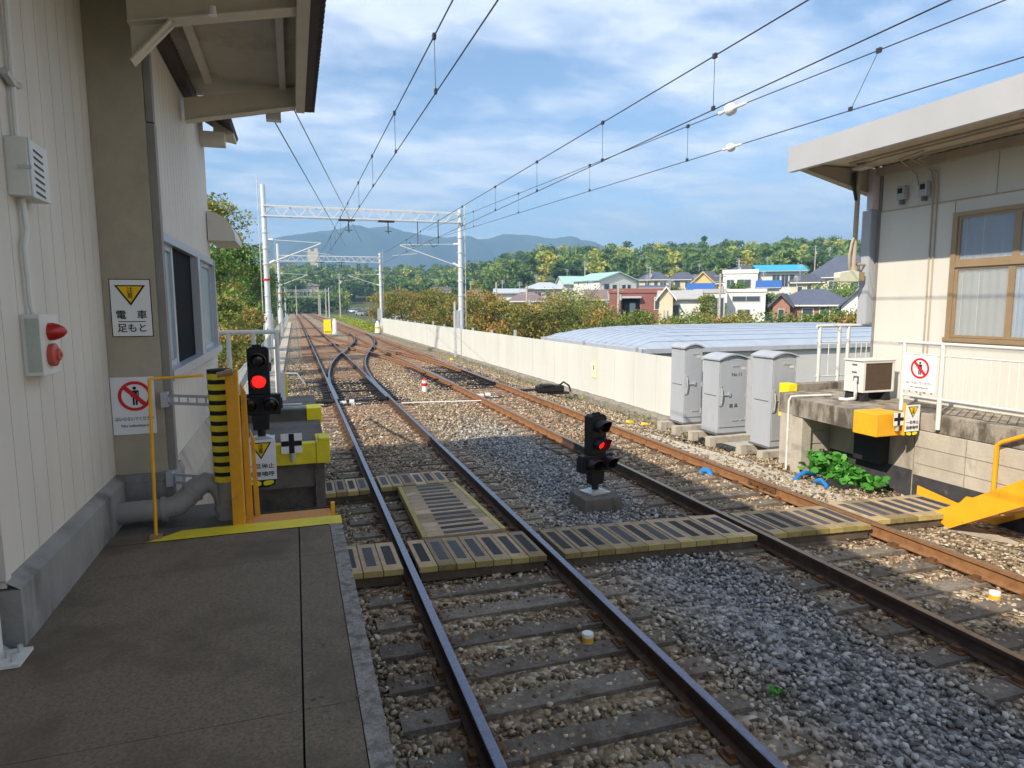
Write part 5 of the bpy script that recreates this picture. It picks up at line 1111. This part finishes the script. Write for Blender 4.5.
house(766,844,305,290,84,7,'hip',brick,SLATE,'brick bungalow with dark slate hip roof and small gable in front of the town',wins=((.42,.56,.45,.85),(.66,.78,.45,.9),(.85,.93,.5,.85)),rot=-8,extra=ex_gable(brick,DKROOF,.02,.26,1.0,1.0,((.3,.7,.45,.85),)))
house(834,874,308,290,80,7,'gable_f',WHITEW,SLATE,'white gabled house partly hidden behind the grey gutter box on the right',wins=((.2,.32,.55,.72),(.6,.7,.75,.9)),rot=-6)
house(800,876,278,256,128,9,'hip',CREAM,SLATE,'large cream house with broad dark solar panelled roof behind the cypress shrubs',wins=((.08,.2,.6,.85),(.3,.42,.6,.85),(.6,.7,.6,.85)),rot=-5)
house(752,802,272,265.5,146,8,'gable_x',WHITEW,CYAN,'white two storey house with vivid cyan blue roof',wins=((.3,.45,.5,.85),(.5,.64,.5,.85),(.68,.78,.5,.85),(.82,.96,.5,.8),(.1,.2,.1,.3)),rot=12,over=.9)
house(785,820,283,275,112,7,'hip',CREAM,DKROOF,'small cream house with dark hip roof between the cyan roof and the brick bungalow',wins=((.2,.34,.5,.85),(.5,.62,.45,.9),(.75,.9,.5,.85)))
house(718,755,275,271,138,8,'flat',WHITEW,WHITEW,'white flat roofed modern house behind the small round green tree',wins=((.12,.32,.55,.8),(.42,.8,.55,.8)))
house(727,753,271,266,152,7,'hip',GREYW,DKROOF,'grey house with dark roof top showing above the white flat roofed house',wins=((.3,.5,.7,.9),))
house(752,777,288,281,122,7,'gable_x',WHITEW,BLUE,'white house with small blue canopy roof below the cyan roof',wins=((.3,.5,.4,.7),))
house(722,764,293,290,97,8,'flat',WHITEW,WHITEW,'white flat house with long dark upper window beside the brick bungalow',wins=((.15,.85,.72,.86),(.3,.6,.2,.45)))
house(690,724,294,290,94,8,'flat',WHITEW,GREYW,'white flat roofed house with big grey window behind the utility pole',wins=((.2,.42,.4,.8),(.6,.95,.3,.85)))
house(655,700,298,290.5,90,8,'gable_x',WHITEW,GREYW,'white low house with wide pale roof and grey garage shutter',wins=((.3,.5,.2,.75),),extra=ex_gable(CREAM,WHITEW,.02,.34,1.2,1.5,((.55,.7,.3,.6),(.3,.42,.3,.6))))
house(686,722,284,271.5,140,8,'hip',YELW,DKROOF,'yellow house with dark hip roof and yellow gable front',wins=((.6,.75,.6,.85),),extra=ex_gable(YELW,YELW,.05,.7,2.0,1.0,((.4,.6,.75,.9),)))
house(684,712,290,283.5,118,7,'gable_x',WHITEW,BLUE,'low white house with deep blue metal roof in front of the yellow house',wins=((.1,.3,.3,.6),(.5,.8,.3,.6)))
house(606,668,293.5,289,95,9,'flat',REDW,REDW,'dark red flat roofed modern house with deep recessed entrance',wins=((.78,.9,.5,.85),),extra=lambda t,hw,H,T_,dp:(MB().box(-hw*.55,hw*.05,-.05,-.01,H*.25,H*.86).build('dark_recess_panel',m_darkpanel,t),MB().box(-hw*.6,hw*.1,-.9,-.06,H*.84,H*.9).build('entrance_canopy',GREYW,t),MB().box(-hw*.98,-hw*.6,-.9,-.02,0,H*.97).build('projecting_bay',REDW,t),MB().box(-hw*.3,-hw*.1,-.1,-.055,H*.35,H*.7).build('glass_screen',m_glassb,t)))  # entrance depth is a flat dark panel on the wall, its shade put into colour
house(636,668,288,285.5,106,6,'gable_x',GREYW,SLATE,'grey house with blue grey solar roof right behind the dark red house')
house(592,642,280,272.5,142,9,'gable_f',WHITEW,GREENR,'white two storey house with pale mint green roof and white gable',wins=((.12,.24,.6,.8),(.34,.44,.6,.8),(.6,.68,.55,.78),(.75,.82,.55,.78)),rot=40)
house(562,594,284,276,150,8,'gable_x',WHITEW,GREENR,'smaller white house with green roof left of the mint roofed house',wins=((.3,.45,.4,.6),),rot=15)
house(636,668,280,272.5,150,8,'hip',CREAM,SLATE,'cream house with dark hip roof right of the mint roofed house',wins=((.2,.34,.6,.9),(.5,.62,.6,.9),(.7,.9,.6,.85)))
house(666,694,280,272.5,156,8,'hip',CREAM,SLATE,'cream house with dark hip roof second in the back row behind the blue roof',wins=((.2,.4,.6,.9),(.6,.8,.6,.85)))
house(526,563,288,282,130,8,'hip',GREYW,LROOF,'pale grey roofed house in the left part of the town',wins=((.2,.4,.5,.8),(.55,.7,.5,.8)))
house(510,545,300,291.5,98,8,'hip',YELW,BROWNR,'house with dusky brown hip roof behind the autumn trees',wins=((.2,.35,.5,.8),(.5,.65,.5,.8)))
house(494,526,292,288,118,8,'gable_x',WHITEW,LROOF,'low white building with very pale blue roof between the autumn trees')
house(583,606,299,289.5,104,7,'gable_x',CREAM,BROWNR,'cream house with brown grey roof left of the dark red house',wins=((.3,.6,.3,.6),))
house(432,452,291,286,135,7,'gable_x',CREAM,SLATE,'small house with blue grey roof seen left of the right hand mast',wins=((.3,.6,.4,.7),))
house(466,486,294,289,120,7,'hip',CREAM,BROWNR,'small house with brown roof just right of the right hand mast',wins=((.3,.6,.4,.7),))
# distant large buildings on the left
house(281,300,262,261,640,18,'flat',hm('dark_office',(.09,.12,.18)),GREYW,'dark blue office block far behind the left mast',cat='building',wins=[(.06+.24*i,.22+.24*i,.5+.13*j,.58+.13*j) for i in range(4) for j in range(3)],base=10)
house(288,346,275.5,274.5,420,20,'flat',WHITEW,WHITEW,'long white elevated building crossing behind the end of the tracks',cat='building',base=6,wins=[(.05+.12*i,.12+.12*i,.6,.75) for i in range(8)])
house(301,322,284,281.5,330,14,'hip',hm('pinkish_wall',(.5,.4,.34)),BROWNR,'beige pink building low behind the far trees at the end of the tracks',cat='building',base=0,wins=[(.1+.2*i,.2+.2*i,.6,.8) for i in range(4)])
t=thing('tower','beige tower block with stepped wider top in front of the mountains','tower',(0,0,0)); m=MB(); m.box(-4,4,-4,4,0,40); m.build('shaft',CREAM,t); m=MB(); m.box(-5.5,4.5,-4.5,4.5,40.02,50); m.box(1,4,-3,3,50.01,53); m.box(-5,-2.5,-3,3,50.01,52); m.build('head',CREAM,t); m=MB()
for k in range(8): m.box(-3,3,-4.08,-4.01,4+k*4.4,5.4+k*4.4)
m.build('window_bands',m_shgl,t); p=at(318.5,690); t.location=(p.x,p.y,6)
# ------------------------------------------------------------ trees
def crown_pts(g,h0,h1,w,n,lobes,shape=1.,sl_=.16,sh_=.27):
    C=[];per=max(1,n//lobes)
    for k in range(lobes):
        u=g.uniform(0,1); z=h0+(h1-h0)*(.12+.80*u); rr=w*.5*math.sin(math.pi*min(1,(.18+.75*u)))**.7*shape; a=g.uniform(0,2*math.pi); d=rr*math.sqrt(g.uniform(0.05,1))*.72
        s=w*g.uniform(sl_,sh_); c=np.array([d*math.cos(a),d*math.sin(a),min(z,h1-s*.55)])
        q=g.normal(size=(per,3)); q/=np.linalg.norm(q,axis=1)[:,None]; q*=((g.uniform(.2,1,per)**.5)*(1+(g.uniform(0,1,per)<.12)*g.uniform(0,.5,per)))[:,None]*s*np.array([g.uniform(.8,1.5),g.uniform(.8,1.5),g.uniform(.45,.85)])
        tint=np.clip(g.uniform(.05,.85)+g.normal(0,.1,per)+.12*q[:,2]/s,0,1); C.append((c+q,tint))
    return np.concatenate([a for a,_ in C]),np.concatenate([b for _,b in C])
def tree(name,label,cat,p,h,w,lm,n,ls,seed,group=None,h0=.22,lobes=16,trunk=True,ttr=None):
    t=thing(name,label,cat,tuple(p),group); g=np.random.default_rng(seed)
    if trunk:
        m=MB(); r=ttr or max(.07,h*.022); m.tube([(p[0],p[1],p[2]-.3),(p[0]+g.normal(0,.1),p[1],p[2]+h*.3),(p[0]+g.normal(0,.2),p[1]+g.normal(0,.2),p[2]+h*.75)],[r*1.2,r*.85,r*.25],7)
        for k in range(6):
            a=g.uniform(0,6.28); z=h*g.uniform(.22,.6); l=w*g.uniform(.25,.42); m.tube([(p[0],p[1],p[2]+z),(p[0]+l*.6*math.cos(a),p[1]+l*.6*math.sin(a),p[2]+z+l*.5),(p[0]+l*math.cos(a),p[1]+l*math.sin(a),p[2]+z+l*1.0)],[r*.45,r*.3,r*.1],5)
        m.build('trunk',m_bark,t)
    P,ti=crown_pts(g,h*h0,h,w,n,lobes); leaves('crown',P+np.array([p[0],p[1],p[2]]),ls,lm,t,g,1.,tint=ti); return t
def gr(p,dz=0): return Vector((p.x,p.y,float(terr(np.array(p.x),np.array(p.y)))+dz))
def tree_px(px,ytop,dist,w,name,label,lm,n,ls,seed,group=None,**kw):
    p=gr(at(px,dist)); be=math.atan2(p.x,p.y); dep=dist*math.cos(be-YAW); zt=HC+(305-ytop)/FPX*dep
    return tree(name,label,'tree',p,zt-p.z,w,lm,n,ls,seed,group,**kw)
ORD=['first','second','third','fourth','fifth','sixth','seventh','eighth','ninth','tenth','eleventh','twelfth','thirteenth','fourteenth','fifteenth','sixteenth','seventeenth','eighteenth','nineteenth','twentieth']
A=[(388,291,92,5.5),(404,287,88,6),(422,292,82,5.5),(438,288,74,5.5),(452,296,68,4.6),(476,290,64,5.2),(493,293,60,4.8),(508,299,57,4.6),(521,304,50,4.2),(534,309,46,3.8)]
rr_=random.Random(4)
for i,(px_,yt_,d,w) in enumerate(A):
    tree_px(px_,yt_,d,w,'cherry_tree','%s autumn tree from the left in the row behind the barrier wall'%ORD[i],lf_autumn,5200,.11,40+i,'autumn trees behind the barrier wall',h0=.2,lobes=22)
Bt=[(553,294,58,6.5),(570,288,62,7.5),(588,298,57,6),(603,309,52,5),(622,313,50,4.5),(641,310,50,4.6),(660,317,46,4),(678,315,48,4.2),(698,313,50,4.4),(716,315,48,4.2)]
for i,(px_,yt_,d,w) in enumerate(Bt):
    tree_px(px_,yt_,d,w,'cherry_tree','%s tree from the left above the left half of the shed roof'%ORD[i],lf_olive if i%3 else lf_autumn,4600,.105,60+i,'autumn trees behind the shed',h0=.18,lobes=20)
Ct=[(735,313,50,4.4),(752,314,48,4.2),(770,315,47,4.2),(788,315,46,4.2),(806,314,47,4.2),(822,313,46,4.),(840,312,45,4.2),(856,313,44,4)]
for i,(px_,yt_,d,w) in enumerate(Ct):
    tree_px(px_,yt_,d,w,'cherry_tree','%s tree from the left above the right half of the shed roof'%ORD[i],[lf_olive,lf_autumn,lf_green][i%3],3600,.1,80+i,'autumn trees behind the shed',h0=.15,lobes=18)
for i,(px_,yt_,d,w,lm,lb) in enumerate([(738,283,110,5,lf_green,'small round green tree in front of the white flat roofed house'),(818,284,100,7,lf_green,'dark green garden tree left of the large cream house front'),(838,281,104,8,lf_green,'dark green garden tree beside the white gabled house'),(795,292,102,5,lf_autumn,'small orange leaved tree beside the small cream hip roofed house'),(769,294,100,4,lf_green,'little green bush tree left of the orange leaved garden tree'),(668,285,112,5,lf_olive,'small olive tree between the dark red house and the blue roof'),(470,296,110,6,lf_green,'green tree right behind the tall right hand mast'),(707,296,88,4,lf_olive,'pale thin tree in front of the white low house')]):
    tree_px(px_,yt_,d,w,'garden_tree',lb,lm,1400,.17,100+i,lobes=12)
# left hand trees beyond the building
for i,(px_,yt_,d,w,lm,lb,n_,ls_) in enumerate([(222,183,33,3.3,lf_olive,'tall light green tree just right of the awning',7000,.08),(240,226,44,4.2,lf_green,'dense green tree beyond the tall light green one',9000,.1),(252,243,60,5,lf_green,'dense green tree touching the left mast',8000,.12),(212,232,27,2.6,lf_green,'dense green tree below the awning',7000,.075),(226,285,24,2.2,lf_olive,'mid height bushy tree behind the white pipe railing',6000,.06),(248,300,36,2.6,lf_autumn,'orange red bush at the foot of the left mast',4500,.08),(264,265,84,4.5,lf_green,'green tree between the left masts of the two portals',5000,.14),(236,310,22,1.5,lf_autumn,'low reddish bush behind the pipe railing',3500,.05),(278,283,150,6,lf_green,'green tree just left of the far fence',4000,.22)]):
    tree_px(px_,yt_,d,w,'tree',lb,lm,n_,ls_,120+i,h0=.08,lobes=26)
# undergrowth on the left bank
g=np.random.default_rng(21); n=22000; y=12+70*g.uniform(0,1,n)**1.5; x=-1.7-g.uniform(0,3.2,n); z=-1.5+g.uniform(0,1,n)**1.3*(1.8+.5*np.sin(y*.9+x)+.9*np.clip((y-17)/8,0,1))
o=leaves('undergrowth',np.stack([x,y,z],-1),.07,lf_olive,None,g,tint=np.clip(.4+.3*np.sin(y*.6)+g.normal(0,.2,n),0,1)); tag(o,'mixed green and reddish undergrowth on the bank left of the mesh fence','undergrowth',kind='stuff')
g=np.random.default_rng(22); n=15000; y=74+110*g.uniform(0,1,n)**1.3; x=8.2+g.uniform(0,2.6,n)+(y-74)*.012; z=-.5+g.uniform(0,1,n)**1.6*(.5+.3*np.sin(y*.5+x*2))
o=leaves('bank_weeds',np.stack([x,y,z],-1),.13,lf_weed,None,g); tag(o,'yellow green weeds on the bank beyond the end of the barrier wall','weeds',kind='stuff')
g=np.random.default_rng(23); n=26000; x=9.6+g.uniform(0,1,n)**1.3*26; y=28+64*g.uniform(0,1,n); z=terr(x,y)+g.uniform(0,1,n)**2*1.0
k=~((x<27)&(y<30)); o=leaves('shrubbery',np.stack([x,y,z],-1)[k],.14,lf_olive,None,g); tag(o,'low shrubs and ground cover below the embankment behind the barrier wall','shrubs',kind='stuff')
# forest
def forest(name,label,N_,b0,b1,r0,r1,hmin,hmax,per,ls,seed,base=None):
    g=np.random.default_rng(seed); V=[];F=[];T=[];off=0
    for k in range(N_):
        px_=g.uniform(b0,b1); r=r0+(r1-r0)*g.uniform(0,1)**1.2; p=at(px_,r); z=float(terr(np.array(p.x),np.array(p.y))); h=g.uniform(hmin,hmax); w=h*g.uniform(.5,.75); 
        if g.uniform()<.05: w=h*.35; h*=1.15
        P,ti=crown_pts(g,h*.1,h,w,per,9,sl_=.2,sh_=.36); base_t=g.choice([.12,.25,.35,.45,.55,.8],p=[.25,.22,.2,.15,.1,.08])
        v,f,t_=leaves('',P+np.array([p.x,p.y,z]),ls,None,None,g,tint=np.clip(base_t+(ti-.5)*.35,0,1),obj=False)
        V.append(v);F.append(f+off);T.append(t_);off+=len(v)
    o=npmesh(name,np.concatenate(V),np.concatenate(F),lf_forest,attr=np.concatenate(T)); return tag(o,label,'forest',kind='stuff')
forest('hillside_forest','mixed green and yellow forest covering the hill behind the town',620,385,1010,235,470,8.5,14,330,.8,31)
forest('distant_forest','darker forest on the low hills left of the town and behind the car park',360,255,480,330,620,9,14,260,1.0,32)
forest('line_end_trees','dark green trees where the tracks disappear',60,284,350,262,300,6,9.5,260,.6,33)
# utility poles
def upole(px_,yt_,dist,label,r=.13,arm=True):
    p=gr(at(px_,dist)); be=math.atan2(p.x,p.y); zt=HC+(305-yt_)/FPX*dist*math.cos(be-YAW); t=thing('utility_pole',label,'utility pole',tuple(p),'utility poles of the town')
    m=MB(); m.tube([(p.x,p.y,p.z-.3),(p.x,p.y,zt)],[r*1.3,r*.8],8); m.build('pole',m_concl,t,smooth=True)
    if arm:
        for k in (0,1): m=MB(); m.tube([(p.x-.8,p.y,zt-.3-k*.7),(p.x+.8,p.y,zt-.3-k*.7)],.05,5); m.build('crossarm',m_galv,t)
        m=MB(); m.tube([(p.x+.3,p.y,zt-2.2),(p.x+.3,p.y,zt-1.5)],.2,8); m.build('transformer',m_galv,t)
    return p,zt
for a in ((527,286,72,'utility pole among the autumn trees left of the brown roof'),(617,283,84,'utility pole in front of the dark red house'),(717,275,84,'utility pole in front of the white flat roofed houses'),(809,248,190,'tall pale pole on the hillside above the cream house'),(735,262,150,'utility pole behind the white flat roofed house'),(648,268,150,'utility pole above the cream back row houses'),(584,262,160,'utility pole left of the mint roofed house'),(343,273,150,'pole beside the right edge of the far tracks',),(322,286,190,'short pole near the end of the tracks'),(329,287,170,'short pole right of the far tracks'),(300,285,200,'short pole left of the far tracks'),(497,282,90,'thin pole between autumn trees right of the mast')):
    upole(*a,arm=a[1]<276 or a[0]>500)
# parked cars
def car(p,rz,mt,label):
    t=thing('parked_car',label,'car',(0,0,0),'cars in the far car park')
    m=MB(); m.prism([(-2.1,.3),(2.1,.3),(2.15,.75),(1.3,.92),(-1.9,.95),(-2.15,.8)],'y',-.83,.83); m.build('body',mt,t,bevel=.05)
    m=MB(); m.prism([(-1.75,.93),(1.15,.9),(.5,1.42),(-1.3,1.45)],'y',-.74,.74); c=m.build('cabin',m_shgl,t,bevel=.05)
    m=MB(); m.prism([(-1.28,1.452),(.48,1.422),(.4,1.47),(-1.2,1.5)],'y',-.7,.7); m.build('roof',mt,t)
    for x in (-1.3,1.35):
        for s in (-1,1): m=MB(); m.tube([(x,s*.84,.32),(x,s*.64,.32)],.32,14); m.build('wheel',m_blackm,t)
    t.location=p; t.rotation_euler=(0,0,rz); return t
cm=[hm('car_white',(.75,.76,.78),rough=.3),hm('car_silver',(.42,.44,.46),rough=.3,metal=.4),hm('car_black',(.02,.02,.025),rough=.25),hm('car_red',(.4,.03,.03),rough=.3),hm('car_teal',(.05,.3,.33),rough=.3)]
nm=['white','silver','black','red','teal']
for i,(px_,d,c) in enumerate([(352,262,1),(356,240,0),(361,225,1),(366,205,0),(372,190,2),(378,172,3),(385,160,4),(391,150,1),(364,180,1),(398,138,0),(410,128,0),(371,232,0)]):
    p=at(px_,d); z=-.0+(.0 if d<200 else .2)
    car((p.x,p.y,z),R(100+(i%3)*8),cm[c],'%s parked car, %s in the far car park'%(nm[c],ORD[i]+' from the left' if i<8 else ['in the middle of the nearer row','near the end of the barrier wall','nearest to the camera','behind all the others'][i-8]))

# ------------------------------------------------------------ small litter and dirt
g=np.random.default_rng(77); n=70
P=np.stack([g.uniform(-1.2,.2,n),1.6+3.1*g.uniform(0,1,n),np.full(n,1.0535)],-1)
P[:45,0]=g.normal(.08,.09,45).clip(-.1,.24)
b=g.uniform(0,6.28,n); s1=g.uniform(.003,.011,n)*(g.uniform(0,1,n)<.92)+.002; vs=[]
for k in range(n):
    vs.append([P[k]+s1[k]*np.array([math.cos(b[k]+a)*g.uniform(.5,1.3),math.sin(b[k]+a)*g.uniform(.5,1.3),0]) for a in (0,1.5,3.1,4.6)])
o=npmesh('platform_grit',np.array(vs).reshape(-1,3),np.arange(n*4).reshape(n,4),m_block); tag(o,'pale grit and specks scattered on the left platform floor','grit',kind='stuff')
g=np.random.default_rng(78); n=900; y=13+50*g.uniform(0,1,n)**1.4; x=8.7+g.normal(0,.05,n); z=-.42+g.uniform(0,1,n)**2*.16*(np.sin(y*1.7)>.2)
o=leaves('wall_foot_weeds',np.stack([x,y,z],-1),.035,lf_weed,None,g); tag(o,'thin weeds along the foot of the barrier wall','weeds',kind='stuff')
for (pts,lb) in (([(4.55,9.2,-.15),(4.4,9.9,-.13),(4.65,10.8,-.14),(4.5,12.0,-.15)],'thin dark cable lying on the ballast beyond the middle signal'),([(7.1,11.0,-.2),(7.3,12.5,-.19),(7.2,14.0,-.2),(7.5,16.5,-.22)],'thin dark cable lying on the stones beside the right track')):
    m=MB(); m.tube(pts,.014,6); tag(m.build('trackside_cable',m_wire,smooth=True),lb,'cable')
for x in (4.989,6.489):
    for sx in (-1,1):
        pass
t=thing('rail_joint','bolted fish plates joining the outer rail of the right track near the blue hose','rail joint',(6.489,7.9,-.1))
for sx in (-1,1):
    m=MB(); m.box(6.489+sx*.012,6.489+sx*.032,7.62,8.22,-.12,-.05); m.build('fish_plate',m_clip,t)
    for k in range(4): m=MB(); m.tube([(6.489+sx*.032,7.70+k*.145,-.085),(6.489+sx*.055,7.70+k*.145,-.085)],.02,6); m.build('bolt',m_clip,t)

bpy.data.objects['hanging_pipe'].location.x+=.075
